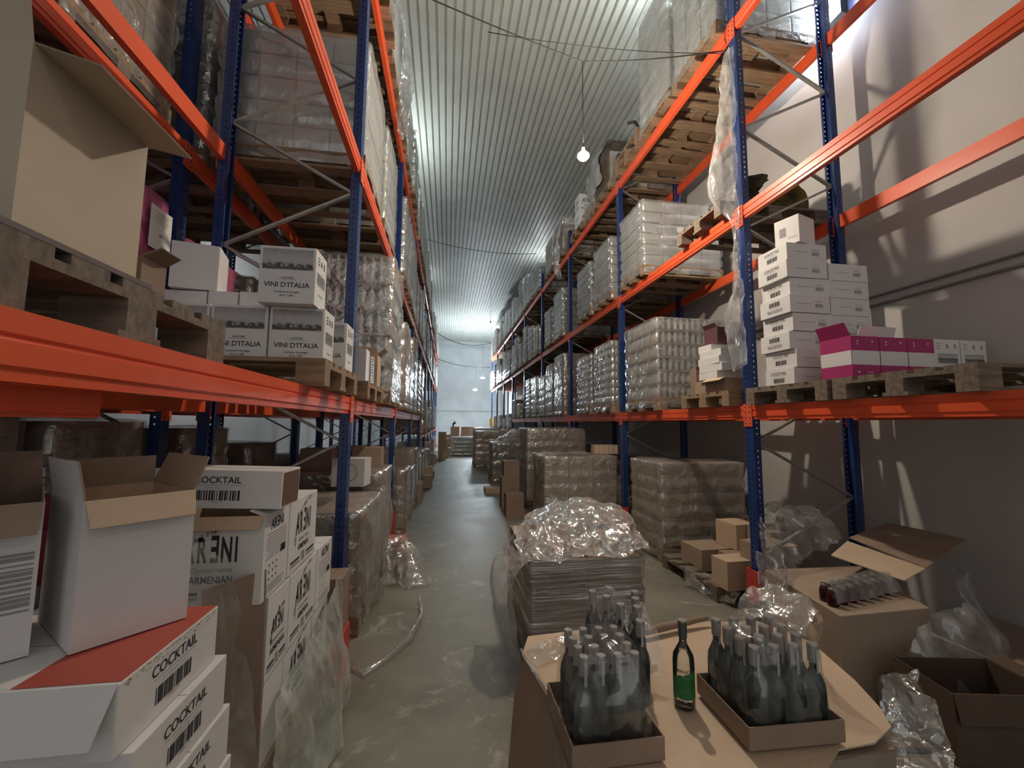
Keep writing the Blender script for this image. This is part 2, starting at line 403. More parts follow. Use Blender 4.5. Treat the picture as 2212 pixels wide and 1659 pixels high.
# ------------------------------------------------------------------ cartons
def carton(name, loc, size, label, rz=0, m=WHITE, group=None, tilt=(0, 0), seam=True, cat='box', inner=CARD, openf=None, flaps=(), bevel=.003):
    """closed or open carton, loc = centre of base. openf: None closed, 'top' open top. flaps: list of (side, angle deg from vertical outward, length, mat)"""
    L, W, H = size
    root = link(name, None, None, loc, (math.radians(tilt[0]), math.radians(tilt[1]), rz)); root.empty_display_size = .1
    tag(root, label, cat, group)
    if not openf:
        b = MB().box(-L/2, L/2, -W/2, W/2, 0, H).build('carton_body', m, root, bevel=bevel)
        if seam:
            mb = MB(); (mb.box(-L/2+.002, L/2-.002, -.0008, .0008, H-.0002, H+.0006) if L >= W else mb.box(-.0008, .0008, -W/2+.002, W/2-.002, H-.0002, H+.0006)); mb.build('lid_seam', INKG, root)
    else:
        t = .005; mb = MB()
        mb.box(-L/2, L/2, -W/2, W/2, 0, t)
        for a in ((-L/2, L/2, -W/2, -W/2+t/2), (-L/2, L/2, W/2-t/2, W/2), (-L/2, -L/2+t/2, -W/2+t/2, W/2-t/2), (L/2-t/2, L/2, -W/2+t/2, W/2-t/2)):
            mb.box(*a, t, H)
        mb.m = 1; e = t/2
        mb.box(-L/2+e, L/2-e, -W/2+e, -W/2+t, t, H-.0005); mb.box(-L/2+e, L/2-e, W/2-t, W/2-e, t, H-.0005)
        mb.box(-L/2+e, -L/2+t, -W/2+t, W/2-t, t, H-.0005); mb.box(L/2-t, L/2-e, -W/2+t, W/2-t, t, H-.0005)
        mb.build('carton_body', [m, inner], root)
    for (sd, ang, ln, *mm) in flaps:
        fm = mm[0] if mm else inner
        a = math.radians(ang); dz = math.cos(a)*ln; dn = math.sin(a)*ln; t = .004
        nrm = {'-y': Vector((0, -1, 0)), '+y': Vector((0, 1, 0)), '+x': Vector((1, 0, 0)), '-x': Vector((-1, 0, 0))}[sd]
        half = L/2 if sd in ('-y', '+y') else W/2; off = W/2 if sd in ('-y', '+y') else L/2
        tg = Vector((0, 0, 1)).cross(nrm)
        base = nrm*(off-.001) + Vector((0, 0, H)); top = base + nrm*dn + Vector((0, 0, dz))
        th = (nrm*math.cos(a) - Vector((0, 0, 1))*math.sin(a))*t
        vs = [base-tg*(half-.002), base+tg*(half-.002), top+tg*(half-.008), top-tg*(half-.008)]
        mb = MB(); mb.add(vs + [v-th for v in vs], [(0, 1, 2, 3), (7, 6, 5, 4), (0, 4, 5, 1), (1, 5, 6, 2), (2, 6, 7, 3), (3, 7, 4, 0)])
        mb.mi[0] = 1; mb.build('flap', [fm, m], root)
    return root
def vini(loc, label, rz=0, group='white wine cartons with a vineyard picture'):
    L, W, H = .30, .21, .33
    r = carton('wine_carton', loc, (L, W, H), label, rz, group=group)
    F = faces(L, W)
    ink = MB(); pic = MB(); f = F['-y']
    f.text(ink, 0, .093, .040, "VINI D'ITALIA", .016)
    f.text(ink, 0, .060, .016, "Contiene: 6 bottiglie", .01); f.text(ink, 0, .040, .016, "da lt. 1,500", .012)
    f.text(ink, 0, .142, .016, "CANTINE", .01); f.rect(ink, 0, .136, .10, .0012)
    f.rect(pic, 0, .195, .27, .12)
    f = F['+x']
    f.rect(pic, 0, .13, .15, .07); f.text(ink, -.0, .07, .014, "VINI D'ITALIA", .01)
    for k in range(3): f.rect(ink, -.05, .25+k*.018, .035, .008)
    f.rect(ink, 0, .25, .02, .035); f.rect(ink, .05, .25, .018, .04)
    ink.build('printed_lettering', INK, r); pic.build('printed_picture', PICM, r)
    return r
def cocktail(loc, label, size=(.45, .36, .142), lab='+x', rz=0, tilt=(0, 0), group=None, flip=False, flaps=(), top_red=False, side2=None, openf=None):
    L, W, H = size
    r = carton('drinks_carton', loc, size, label, rz, group=group, tilt=tilt, openf=openf, flaps=flaps)
    F = faces(L, W); ink = MB(); grey = MB()
    def face(f, wd):
        if flip: f = Face(f.p(0, H, 0), -f.r, -f.u, f.n)
        f.text(ink, 0, H*.66, min(.034, wd*.11), 'COCKTAIL', .014)
        f.rect(grey, 0, H*.60, wd*.42, .0016); f.text(grey, 0, H*.52, .008, 'spirit based drink 12 x 0,5', 0); f.text(grey, 0, H*.15, .008, '4 850001 276', 0)
        f.bars(ink, 0, H*.21, wd*.36, H*.26, 18)
    face(F[lab], W if lab in ('+x', '-x') else L)
    if side2:
        f = F[side2]; wd = L if side2 in ('-y', '+y') else W
        f.bars(grey, wd*.22, H*.3, wd*.2, H*.22, 12); f.text(grey, wd*.22, H*.6, .014, 'COCKTAIL', .01); f.rect(ink, -wd*.15, H*.5, wd*.35, .0022)
    ink.build('printed_lettering', INK, r); grey.build('fine_print', INKG, r)
    if top_red:
        mb = MB(); z = H+.001
        mb.add([(L/2-.002, -W/2+.01, z), (L/2-.002, W/2-.002, z), (L/2-.19, W/2-.002, z), (L/2-.19, -W/2+.01, z)], [(0, 1, 2, 3)])
        mb.build('red_printed_panel', RED, r)
        mb = MB(); f = Face((L/2, 0, 0), (0, 1, 0), (0, 0, 1), (1, 0, 0))
        rr = random.Random(4)
        for k in range(60):
            f.rect(mb, rr.uniform(-W/2+.01, W/2-.02), H-rr.uniform(.004, .02), .004, .003)
        mb.build('speckled_edge', mat('beige_print', (.5, .42, .22), .6), r)
    return r
def areni(loc, label, size=(.34, .24, .31), sides=('+x', '-y'), plain=None, rz=0, tilt=(0, 0), openf=None, flaps=(), group='white wine cartons with a large dark brand name'):
    L, W, H = size
    r = carton('wine_carton', loc, size, label, rz, tilt=tilt, openf=openf, flaps=flaps, group=group)
    F = faces(L, W); ink = MB(); grey = MB()
    for sd in sides:
        f = F[sd]; wd = W if sd in ('+x', '-x') else L
        big = wd*.36
        for k, ch in enumerate('AR\u018eNI'):
            xx = (-.36, -.17, .03, .21, .36)[k]*wd*.78
            f.text(ink, xx*.82, H*.50, big, ch, .03, .42)
        f.rect(ink, .01*wd, H*.50+big*.86, .006, .016)
        f.text(grey, 0, H*.38, .026, 'Gyumri wine', .012); f.text(ink, 0, H*.26, .036, 'ARMENIAN', .016, .8)
        # wheat-ear arch
        for k in range(16):
            a = math.radians(95+k*6.5); R = wd*.44
            cx_ = wd*.30+math.cos(a)*R*1.35; cz = H*.44+math.sin(a)*R*.98
            if abs(cx_) < wd/2-.01 and .02 < cz < H-.01: f.rect(grey, cx_, cz-.008, .012+.010*math.sin(k*2.0), .018)
        for s in (-1, 1):
            for q in range(2): f.rect(ink if q else grey, s*wd*.27, H*.08+q*.016, wd*.3, .011)
        f.rect(grey, 0, H*.07, wd*.12, .042)
    if plain:
        f = F[plain]; wd = W if plain in ('+x', '-x') else L; rr = random.Random(5)
        f.text(ink, 0, H*.80, wd*.22, 'AR\u018eNI', .02, .8)
        for k in range(9): f.rect(grey, -.0, H*(.74-k*.035), wd*rr.uniform(.6, .82), .004)
        for k in range(3):
            for q in range(3): f.rect(ink, -wd*.25+q*wd*.14, H*(.36-k*.08), .008, .008)
        f.rect(ink, wd*.28, H*.44, wd*.2, .03)
        for k in range(5): f.rect(grey, .0, H*(.14-k*.02), wd*rr.uniform(.5, .8), .003)
    ink.build('printed_lettering', INK, r); grey.build('fine_print', INKG, r)
    return r
# ------------------------------------------------------------------ film sheets
def shell_mesh(L, W, z0, z1, seams, seed=0, bulge=.014, amp=.008, top=True, pinch=.026, m=FILM, nz=26, topbump=0.02):
    rr = random.Random(seed); off = Vector((seed*3.1, seed*1.7, 0)); per = []; R = .04
    def side(a, b, n):
        for i in range(n): per.append((a[0]+(b[0]-a[0])*i/n, a[1]+(b[1]-a[1])*i/n))
    l, ww = L/2, W/2
    side((-l+R, -ww), (l-R, -ww), 16); per.append((l-R*.3, -ww+R*.3)); side((l, -ww+R), (l, ww-R), 12); per.append((l-R*.3, ww-R*.3))
    side((l-R, ww), (-l+R, ww), 16); per.append((-l+R*.3, ww-R*.3)); side((-l, ww-R), (-l, -ww+R), 12); per.append((-l+R*.3, -ww+R*.3))
    n = len(per); vs = []; fs = []
    for j in range(nz+1):
        z = z0+(z1-z0)*j/nz
        d = min([abs(z-s) for s in seams] or [1]); pin = -pinch*max(0, 1-d/.035)
        for k, (x_, y_) in enumerate(per):
            nx, ny = x_/l, y_/ww; q = max(abs(nx), abs(ny)); v = Vector((x_, y_, z))
            o = bulge+pin+amp*noise.noise(v*7+off)+amp*.8*noise.noise(v*19+off)
            vs.append((x_*(1+o/l), y_*(1+o/ww), z))
    for j in range(nz):
        for k in range(n): fs.append((j*n+k, j*n+(k+1) % n, (j+1)*n+(k+1) % n, (j+1)*n+k))
    if top:
        for q, (s, dz) in enumerate(((.93, .006), (.6, .012), (.25, .016))):
            for k, (x_, y_) in enumerate(per):
                v = Vector((x_*s, y_*s, z1)); vs.append((x_*s, y_*s, z1+dz+topbump*abs(noise.noise(v*9+off))))
        for q in range(3):
            a = (nz+q)*n; b = a+n
            for k in range(n): fs.append((a+k, a+(k+1) % n, b+(k+1) % n, b+k))
        fs.append(tuple((nz+3)*n+k for k in range(n)))
    mb = MB(); mb.add(vs, fs); return mb.mesh('stretch_film', m, smooth=True)
def drape(rails, nu, nv, amp=.02, seed=0, freq=6, m=FILMC):
    """surface between rails (list of polylines), noise-crumpled"""
    def samp(pl, t):
        t *= len(pl)-1; i = min(int(t), len(pl)-2); f = t-i
        p = [Vector(pl[max(0, min(len(pl)-1, i+k))]) for k in (-1, 0, 1, 2)]
        return .5*((2*p[1])+(p[2]-p[0])*f+(2*p[0]-5*p[1]+4*p[2]-p[3])*f*f+(3*p[1]-p[0]-3*p[2]+p[3])*f*f*f)
    vs = []; fs = []; so = Vector((seed*5.3, seed*2.1, seed))
    for j in range(nv+1):
        t = j/nv
        for i in range(nu+1):
            col = [samp(r, i/nu) for r in rails]; p0 = samp(col, t); p = Vector((p0.x+p0.z*.25, p0.y+p0.z*.2, p0.z*.38))
            d = Vector((noise.noise(p*freq+so), noise.noise(p*freq+so+Vector((9, 0, 0))), noise.noise(p*freq+so+Vector((0, 9, 0)))))
            e = Vector((noise.noise(p*freq*3+so), noise.noise(p*freq*3+so+Vector((9, 0, 0))), noise.noise(p*freq*3+so+Vector((0, 9, 0)))))
            g = 1-abs(noise.noise(p*freq*2.2+so*2))*2.2
            h = noise.noise(p*freq*7+so)
            vs.append(p0+d*amp+e*amp*.4+d.normalized()*(max(0, g)**3*amp*.4+h*amp*.12))
    for j in range(nv):
        for i in range(nu): fs.append((j*(nu+1)+i, j*(nu+1)+i+1, (j+1)*(nu+1)+i+1, (j+1)*(nu+1)+i))
    mb = MB(); mb.add(vs, fs); return mb.mesh('film_sheet', m, smooth=True)
def film_sheet(rails, label, nu=24, nv=24, amp=.02, seed=0, freq=6, m=FILMC, name='plastic_film', cat='plastic film'):
    nu = int(nu*1.8); nv = int(nv*1.8)
    me = drape(rails, nu, nv, amp, seed, freq, m)
    c = sum((v.co for v in me.vertices), Vector())/len(me.vertices); c.z = min(v.co.z for v in me.vertices)
    me.transform(Matrix.Translation(-c))
    return tag(link(name, me, None, c), label, cat)
# ------------------------------------------------------------------ wrapped pallet loads
_LC = {}
def layer_mesh(kind, L, W, h, var=0):
    k = (kind, round(L, 2), round(W, 2), round(h, 3), var)
    if k in _LC: return _LC[k]
    rr = random.Random(hash(k[1:]) & 255); mb = MB()
    if kind in ('case', 'tan', 'brownc', 'whitec'):
        nx, ny = max(2, round(L/.38)), max(2, round(W/.27)); g = .004
        for i in range(nx):
            for j in range(ny):
                if 0 < i < nx-1 and 0 < j < ny-1: continue
                e = rr.uniform(0, .006)
                mb.box(-L/2+L*i/nx+g-(e if i == 0 else 0), -L/2+L*(i+1)/nx-g, -W/2+W*j/ny+g-(e if j == 0 else 0), -W/2+W*(j+1)/ny-g, .002, h-.003)
        mb.m = 1
        for i in range(nx):
            cx_ = -L/2+L*(i+.5)/nx
            for s in (-1, 1):
                f = Face((cx_, s*W/2, 0), (-s, 0, 0), (0, 0, 1), (0, s, 0))
                if i % 2 == var % 2: f.rect(mb, 0, h*.25, L/nx*.35, h*.3, .0075)
                else: f.rect(mb, 0, h*.6, L/nx*.5, .006, .0075); f.rect(mb, 0, h*.45, L/nx*.35, .006, .0075)
        for j in range(ny):
            cy_ = -W/2+W*(j+.5)/ny
            for s in (-1, 1):
                f = Face((s*L/2, cy_, 0), (0, s, 0), (0, 0, 1), (s, 0, 0))
                f.rect(mb, 0, h*.55, W/ny*.4, .012, .0075)
                if j % 2 == 0: f.rect(mb, W/ny*.2, h*.2, .03, .03, .0075)
        mm = {'case': [CARD, mat('faded_brown_print', (.28, .19, .13), .7)], 'tan': [CARDL, mat('faded_tan_print', (.45, .32, .2), .7)],
              'brownc': [CARDD, mat('dark_brown_print', (.18, .125, .09), .7)], 'whitec': [WHITE, INKG]}[kind]
    elif kind == 'jar':
        mb.box(-L/2, L/2, -W/2, W/2, 0, .03); p = .078; nx, ny = int(L/p), int(W/p)
        jars = []
        for i in range(nx):
            for j in range(ny):
                if 1 < i < nx-2 and 1 < j < ny-2: continue
                jars.append((-L/2+L*(i+.5)/nx, -W/2+W*(j+.5)/ny))
        hh = h-.03
        mb.m = 1
        for x_, y_ in jars: mb.lathe([(.034, .03), (.035, .04), (.035, .03+hh*.62), (.026, .03+hh*.76)], (x_, y_, 0), 8)
        mb.m = 2
        for x_, y_ in jars: mb.lathe([(.028, .03+hh*.76), (.028, .03+hh*.97)], (x_, y_, 0), 8)
        mm = [CARDD, JAR, LID]
    elif kind == 'bottle':
        mb.box(-L/2, L/2, -W/2, W/2, 0, .02); p = .085; nx, ny = int(L/p), int(W/p); hh = h-.02
        mb.m = 1; js = [(-L/2+L*(i+.5)/nx, -W/2+W*(j+.5)/ny) for i in range(nx) for j in range(ny) if not (1 < i < nx-2 and 1 < j < ny-2)]
        for x_, y_ in js: mb.lathe([(.036, .02), (.038, .03), (.038, .02+hh*.5), (.030, .02+hh*.62), (.014, .02+hh*.75), (.013, .02+hh*.9)], (x_, y_, 0), 8)
        mb.m = 2
        for x_, y_ in js: mb.lathe([(.016, .02+hh*.88), (.016, .02+hh)], (x_, y_, 0), 6)
        mm = [CARDD, JAR, LID]
    elif kind == 'can':
        mb.box(-L/2+.004, L/2-.004, -W/2+.004, W/2-.004, 0, .045); p = .068; nx, ny = int(L/p), int(W/p); mb.m = 1
        for i in range(nx):
            for j in range(ny):
                if 0 < i < nx-1 and 0 < j < ny-1: continue
                mb.lathe([(.031, .04), (.0325, .05), (.0325, h-.02), (.027, h-.004)], (-L/2+L*(i+.5)/nx, -W/2+W*(j+.5)/ny, 0), 8)
        mm = [GREYP, CAN]
    elif kind in ('pack', 'gcase'):
        nx, ny = 4, 3; g = .006
        for i in range(nx):
            for j in range(ny):
                mb.box(-L/2+L*i/nx+g, -L/2+L*(i+1)/nx-g, -W/2+W*j/ny+g, -W/2+W*(j+1)/ny-g, .004, h-.012)
        mm = [GREYP] if kind == 'pack' else [GREYC]
        me = mb.mesh('case_layer', mm, bevel=.008, seg=2); _LC[k] = me; return me
    me = mb.mesh('case_layer', mm); _LC[k] = me; return me
_SC = {}
NAMES = {'case': 'brown cartons', 'tan': 'light tan cartons', 'brownc': 'dark brown cartons', 'whitec': 'white cartons', 'jar': 'glass jars in trays', 'bottle': 'clear bottles in trays', 'can': 'silver cans in trays', 'pack': 'grey bottle packs', 'gcase': 'pale grey cartons'}
def load(loc, L, W, kind, n, h, label, group, m=None, pal=True, pm=WOOD, rz=0, jig=.006, filmh=1, name='wrapped_pallet_load', top=True):
    root = empty(name, loc, label, 'wrapped pallet', group, rz)
    z = 0
    if pal: link('pallet', pallet_mesh(L, W, pm), root); z = .144
    rr = random.Random(int(loc[0]*100+loc[1]*37+loc[2]*11))
    seams = []
    for i in range(n):
        link('case_layer', layer_mesh(kind, L-.03, W-.03, h, i % 2), root, (rr.uniform(-jig, jig), rr.uniform(-jig, jig), z+i*h)); seams.append(z+i*h)
    m = m or FILM; sd = rr.randint(0, 5)
    k = (L, W, kind == 'x', n, h, pal, m.name, sd, top)
    if k not in _SC: _SC[k] = shell_mesh(L-.01, W-.01, z*.25, z+n*h+.004, seams, sd, m=m, top=top, nz=max(14, n*5))
    link('stretch_film', _SC[k], root)
    return root
# ================================================================== LEFT RACK CONTENT
XLc = -1.24            # centre of a 1.2 deep load whose end overhangs the aisle beam
GV = 'white wine cartons with a vineyard picture'
pallet((-1.36, 1.155, ZL[0]), 'dark weathered pallet nearest the camera on the left lower beam, big brown carton on it', WOOD2, W=.78)
pallet((XLc, 2.70, ZL[0]), 'light wooden pallet under the white wine cartons with vineyard pictures', WOOD, W=.80)
pallet((XLc, 3.90, ZL[0]), 'light wooden pallet just behind the first left post, next to the jar load', WOOD, W=.80)
ZP = ZL[0]+.144
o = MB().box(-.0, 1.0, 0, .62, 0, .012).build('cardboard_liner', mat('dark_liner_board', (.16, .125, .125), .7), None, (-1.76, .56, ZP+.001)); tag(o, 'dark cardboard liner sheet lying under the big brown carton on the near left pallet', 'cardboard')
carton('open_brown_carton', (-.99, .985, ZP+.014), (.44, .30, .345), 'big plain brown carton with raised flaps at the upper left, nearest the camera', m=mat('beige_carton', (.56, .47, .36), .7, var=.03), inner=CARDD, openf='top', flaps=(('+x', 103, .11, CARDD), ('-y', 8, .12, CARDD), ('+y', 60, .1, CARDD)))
carton('small_brown_carton', (-.93, 1.29, ZP+.014), (.2, .10, .10), 'small brown carton with an open flap tucked behind the big brown carton', m=CARDD, openf='top', flaps=(('+x', 60, .05, CARDD),))
vini((-.875, 2.655, ZP), 'right vineyard-picture wine carton of the front pair on the left pallet')
vini((-1.185, 2.655, ZP), 'left vineyard-picture wine carton of the front pair, next to the dark pallet')
vini((-1.495, 2.66, ZP), 'white wine carton whose lettering shows between the blocks of the dark near pallet')
vini((-.915, 2.575, ZP+.332), 'white wine carton with a vineyard picture standing on top of the front pair')
vini((-.83, 3.0, ZP), 'white wine carton half hidden behind the front pair, beside the first left post')
vini((-1.30, 2.90, ZP), 'white wine carton in the second row on the left pallet, under the low white boxes', )
vini((-1.62, 2.90, ZP), 'white wine carton in the second row on the left pallet, farthest from the aisle')
for k, (x0, x1, h) in enumerate(((-1.78, -1.50, .14), (-1.49, -1.32, .145), (-1.31, -1.12, .15))):
    carton('white_carton', ((x0+x1)/2, 2.90, ZP+.332), (x1-x0, .20, h), ('leftmost', 'middle', 'rightmost')[k]+' of three low plain white cartons behind the upper vineyard carton', group='low white cartons on the left pallet')
carton('white_carton', (-1.60, 2.90, ZP+.332+.148), (.25, .24, .29), 'tall plain white carton standing on the low white ones at the left', rz=.25)
carton('printed_carton', (-.80, 3.62, ZP), (.26, .15, .27), 'narrow white carton with dense dark print behind the first left post', m=WHITE)
r = carton('printed_carton', (-.74, 3.80, ZP), (.16, .14, .24), 'small white printed carton on the pallet behind the first left post'); ink = MB(); f = faces(.16, .14)['+x']
for k in range(9): f.rect(ink, random.uniform(-.02, .02), .02+k*.024, random.uniform(.05, .1), .013)
ink.build('printed_lettering', INK, r)
carton('open_brown_carton', (-.78, 4.08, ZP), (.26, .2, .30), 'open brown carton with a bent flap against the wrapped jar load on the left', m=CARDL, openf='top', flaps=(('+x', 50, .08, CARD), ('-y', 20, .06, CARD)))
G = 'wrapped pallet loads on the left rack'
load((XLc+.04, 5.0, ZL[0]), 1.2, .98, 'bottle', 5, .29, 'tall wrapped load of clear bottles on the left lower shelf behind the first post', G, FILM)
load((XLc, 6.75, ZL[0]), 1.2, .8, 'tan', 5, .235, 'film-wrapped load of tan cartons on the left lower shelf, just past the clear bottle load', G, FILMM)
load((XLc, 7.62, ZL[0]), 1.2, .8, 'whitec', 4, .22, 'lower film-wrapped load of white cartons on the left lower shelf, past the tan one', G, FILMM)
load((XLc, 8.5, ZL[0]), 1.2, .8, 'case', 5, .26, 'glossy wrapped load of brown cartons on the left lower shelf, third past the clear bottles', G, FILMC)
load((XLc, 9.75, ZL[0]), 1.2, .8, 'can', 8, .13, 'wrapped load of silver cans on the left lower shelf near its step down', G, FILMM)
load((XLc, 10.9, ZL[0]), 1.2, .8, 'case', 4, .26, 'wrapped load of brown cartons on the left lower shelf, last before its step down', G, FILMC)
XL2 = -1.34
load((XL2, 3.98, ZL[1]), 1.2, .92, 'gcase', 5, .21, 'pale grey wrapped load directly behind the first left post on the middle shelf', G, FILMM)
load((XL2, 5.12, ZL[1]), 1.2, .98, 'gcase', 5, .22, 'pale grey wrapped load second past the first left post on the middle shelf', G, FILMM)
film_sheet([[(-.74, 4.7, 6.75), (-.72, 5.3, 6.8), (-.74, 6.0, 6.7)], [(-.66, 4.75, 6.45), (-.60, 5.35, 6.45), (-.66, 6.0, 6.4)], [(-.68, 4.9, 6.15), (-.62, 5.4, 6.1), (-.68, 5.9, 6.1)], [(-.70, 5.1, 5.8), (-.66, 5.4, 5.7), (-.70, 5.7, 5.8)], [(-.70, 5.2, 5.5), (-.68, 5.4, 5.4), (-.70, 5.55, 5.55)]],
    'ragged bright film hanging off the left top shelf past the first post', 18, 30, .06, 31, 6, FILMC)
rr = random.Random(11)
kinds = ['pack', 'case', 'gcase', 'can', 'whitec', 'case', 'jar', 'gcase', 'brownc']
ordn = ['first', 'second', 'third', 'fourth', 'fifth', 'sixth', 'seventh', 'eighth', 'ninth', 'tenth', 'eleventh', 'twelfth', 'thirteenth', 'fourteenth', 'fifteenth', 'sixteenth', 'seventeenth', 'eighteenth', 'nineteenth', 'twentieth', 'twenty-first', 'twenty-second', 'twenty-third', 'twenty-fourth']
HL = {'pack': (.15, (5, 8)), 'case': (.25, (3, 5)), 'gcase': (.2, (4, 6)), 'can': (.13, (7, 9)), 'whitec': (.24, (3, 5)), 'jar': (.19, (5, 6)), 'brownc': (.24, (4, 5)), 'tan': (.2, (4, 6))}
def fill(side, lev, z, bays, xc, where, group, films, start=0, skipslots=()):
    for i in bays:
        for s in range(3):
            if (i, s) in skipslots: continue
            y = P0+BAY*i+.10+.4+s*.89; k = rr.choice(kinds); h, (a, b) = HL[k]; n = rr.randint(a, b)
            if lev < 2 and .144+n*h > 1.55: n = int(1.4/h)
            load((xc+rr.uniform(-.03, .03), y+.02, z), 1.2, .8, k, n, h, 'wrapped %s, %s, %s bay of the %s' % (NAMES[k], ('near slot', 'middle slot', 'far slot')[s], ordn[i], where), group, rr.choice(films), jig=.004)
fs = [FILM, FILMM, FILM, FILMC]
fill('l', 1, ZL[1], range(1, 9), -1.31, 'left middle shelf', G, fs, 2)
fill('l', 2, ZL[2], range(0, 9), -1.28, 'left top shelf', G, fs, 0)
# beyond the step down: loose cartons on the low shelf
for q, (y, kk, h, n, xx) in enumerate(((12.5, 'tan', .28, 3, -1.2), (14.0, 'case', .28, 2, -1.22), (15.6, 'whitec', .25, 3, -1.2), (18.2, 'case', .28, 4, -1.2), (21.5, 'whitec', .25, 4, -1.2))):
    load((xx, y, 1.32), 1.2, .8, kk, n, h, 'stack of %s on the lowered far left shelf, %s beyond the step' % (NAMES[kk], ordn[q]), 'stacks on the lowered far left shelf', FILMD)
# rear rack behind the left one
GR = 'wrapped pallet loads on the rear left rack'
def pinkfilm():
    m = film('pink_bubble_film', (.74, .20, .38), .62, .3, 26, diff=.75, rough=.2); return m
load((-2.66, 2.84, ZL[0]), 1.2, .92, 'case', 5, .25, 'load wrapped in pink bubble film on the rear left rack, white delivery note on it', GR, pinkfilm())
o = MB().box(-.001, .001, -.11, .11, -.15, .15).build('delivery_note', [PAPER], None, (-2.022, 3.17, 2.98)); ink = MB()
tag(o, 'white A4 delivery note stuck to the pink bubble-wrapped load', 'paper sheet')
f = Face((.0012, 0, -.15), (0, 1, 0), (0, 0, 1), (1, 0, 0))
for k in range(4): f.rect(ink, 0, .26-k*.022, .14-.02*(k % 2), .005)
f.rect(ink, 0, .10, .03, .02); f.rect(ink, .04, .03, .05, .012); ink.build('printed_lines', INKG, o)
load((-2.66, 3.92, ZL[0]), 1.2, .78, 'case', 5, .22, 'second load in pink bubble film on the rear left rack, behind the tall white carton', GR, pinkfilm())
load((-2.66, 1.85, ZL[0]), 1.2, .9, 'pack', 9, .17, 'clear wrapped stack of bottle packs on the rear left rack, behind the brown carton', GR, FILM)
load((-2.66, 2.78, ZL[1]), 1.2, .9, 'brownc', 6, .24, 'grey-brown wrapped carton load at the upper left behind the two orange beams', GR, FILM)
load((-2.66, 1.75, ZL[1]), 1.2, .9, 'brownc', 6, .24, 'wrapped carton load at the upper left corner, nearest the camera on the rear rack', GR, FILMD)
load((-2.66, 4.1, ZL[1]), 1.2, .9, 'pack', 7, .2, 'grey wrapped load on the rear left rack seen past the inner post', GR, FILM)
load((-2.66, 5.15, ZL[1]), 1.2, .9, 'can', 9, .14, 'wrapped can load on the rear left rack deeper in', GR, FILM)
for q, y in enumerate((5.1, 6.9, 8.0)): load((-2.66, y, ZL[0]), 1.2, .85, 'case', 5, .24, 'brown carton load on the rear left rack lower shelf, %s past the pink ones' % ordn[q], GR, FILMD)
for q, (x_, y, kk, n, h) in enumerate(((-2.66, 1.2, 'brownc', 6, .25), (-2.66, 2.1, 'brownc', 6, .255), (-2.66, 3.05-.0, 'brownc', 6, .25), (-2.66, 4.1, 'case', 6, .24), (-2.66, 5.3, 'brownc', 5, .25), (-2.66, 6.9, 'case', 4, .25), (-1.3, 7.0+20, 'case', 3, .25))):
    if y > 20: continue
    load((x_, y if abs(y-3.05) > .01 else 2.96, 0), 1.15, .72, kk, n, h, 'dark carton load on the floor of the rear left rack, %s from the camera' % ordn[q], 'dark floor loads of the rear left rack', FILMD, WOOD2)
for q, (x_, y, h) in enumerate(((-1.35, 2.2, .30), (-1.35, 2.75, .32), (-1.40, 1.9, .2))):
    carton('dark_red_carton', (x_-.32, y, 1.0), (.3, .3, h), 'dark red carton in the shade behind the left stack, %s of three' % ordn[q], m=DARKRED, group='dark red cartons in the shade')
# ---- floor under the left rack
GC = 'flat drinks cartons stacked at the lower left'
for k in range(8):
    top = 8-k; z = 1.14-.1425*(k+1); dx = (.0, .02, .028, .035, .03, .02, .03, .02)[k]; dy = (0, .03, .055, .07, .06, .05, .06, .05)[k]
    cocktail((-.62-.225+dx, 1.15+dy*.8, z), 'flat white drinks carton at the lower left, %s down from the top of its stack' % ordn[k], (.45, .36, .1405), '+x', group=GC, top_red=(k == 0),
             openf=None, flaps=(('-y', 150, .10, WHITE),) if k == 0 else ())
carton('open_white_carton', (-.838, 1.268, 1.142), (.215, .29, .325), 'tall open white carton with a folded-out tan flap, standing on the flat drinks cartons', rz=math.radians(48.5), openf='top', inner=CARDL, flaps=(('-y', 155, .065, CARDL), ('+y', -10, .08, CARD), ('+x', 20, .09, CARD), ('-x', 10, .09, CARD)))
r = carton('open_white_carton', (-1.06, 1.145, 1.142), (.215, .29, .325), 'dark open white carton at the left edge of the picture, barcode on its face', rz=math.radians(40), openf='top', inner=CARDD, flaps=(('-y', 155, .07, CARD), ('+y', 5, .1, CARDD), ('-x', 15, .1, CARDD)))
f = faces(.215, .29)['-y']; ink = MB(); f2 = Face(f.p(.05, .16, 0), (0, 0, 1), (1, 0, 0), (0, -1, 0)); f2.bars(ink, 0, 0, .13, .05, 12); ink.build('barcode', INKG, r)
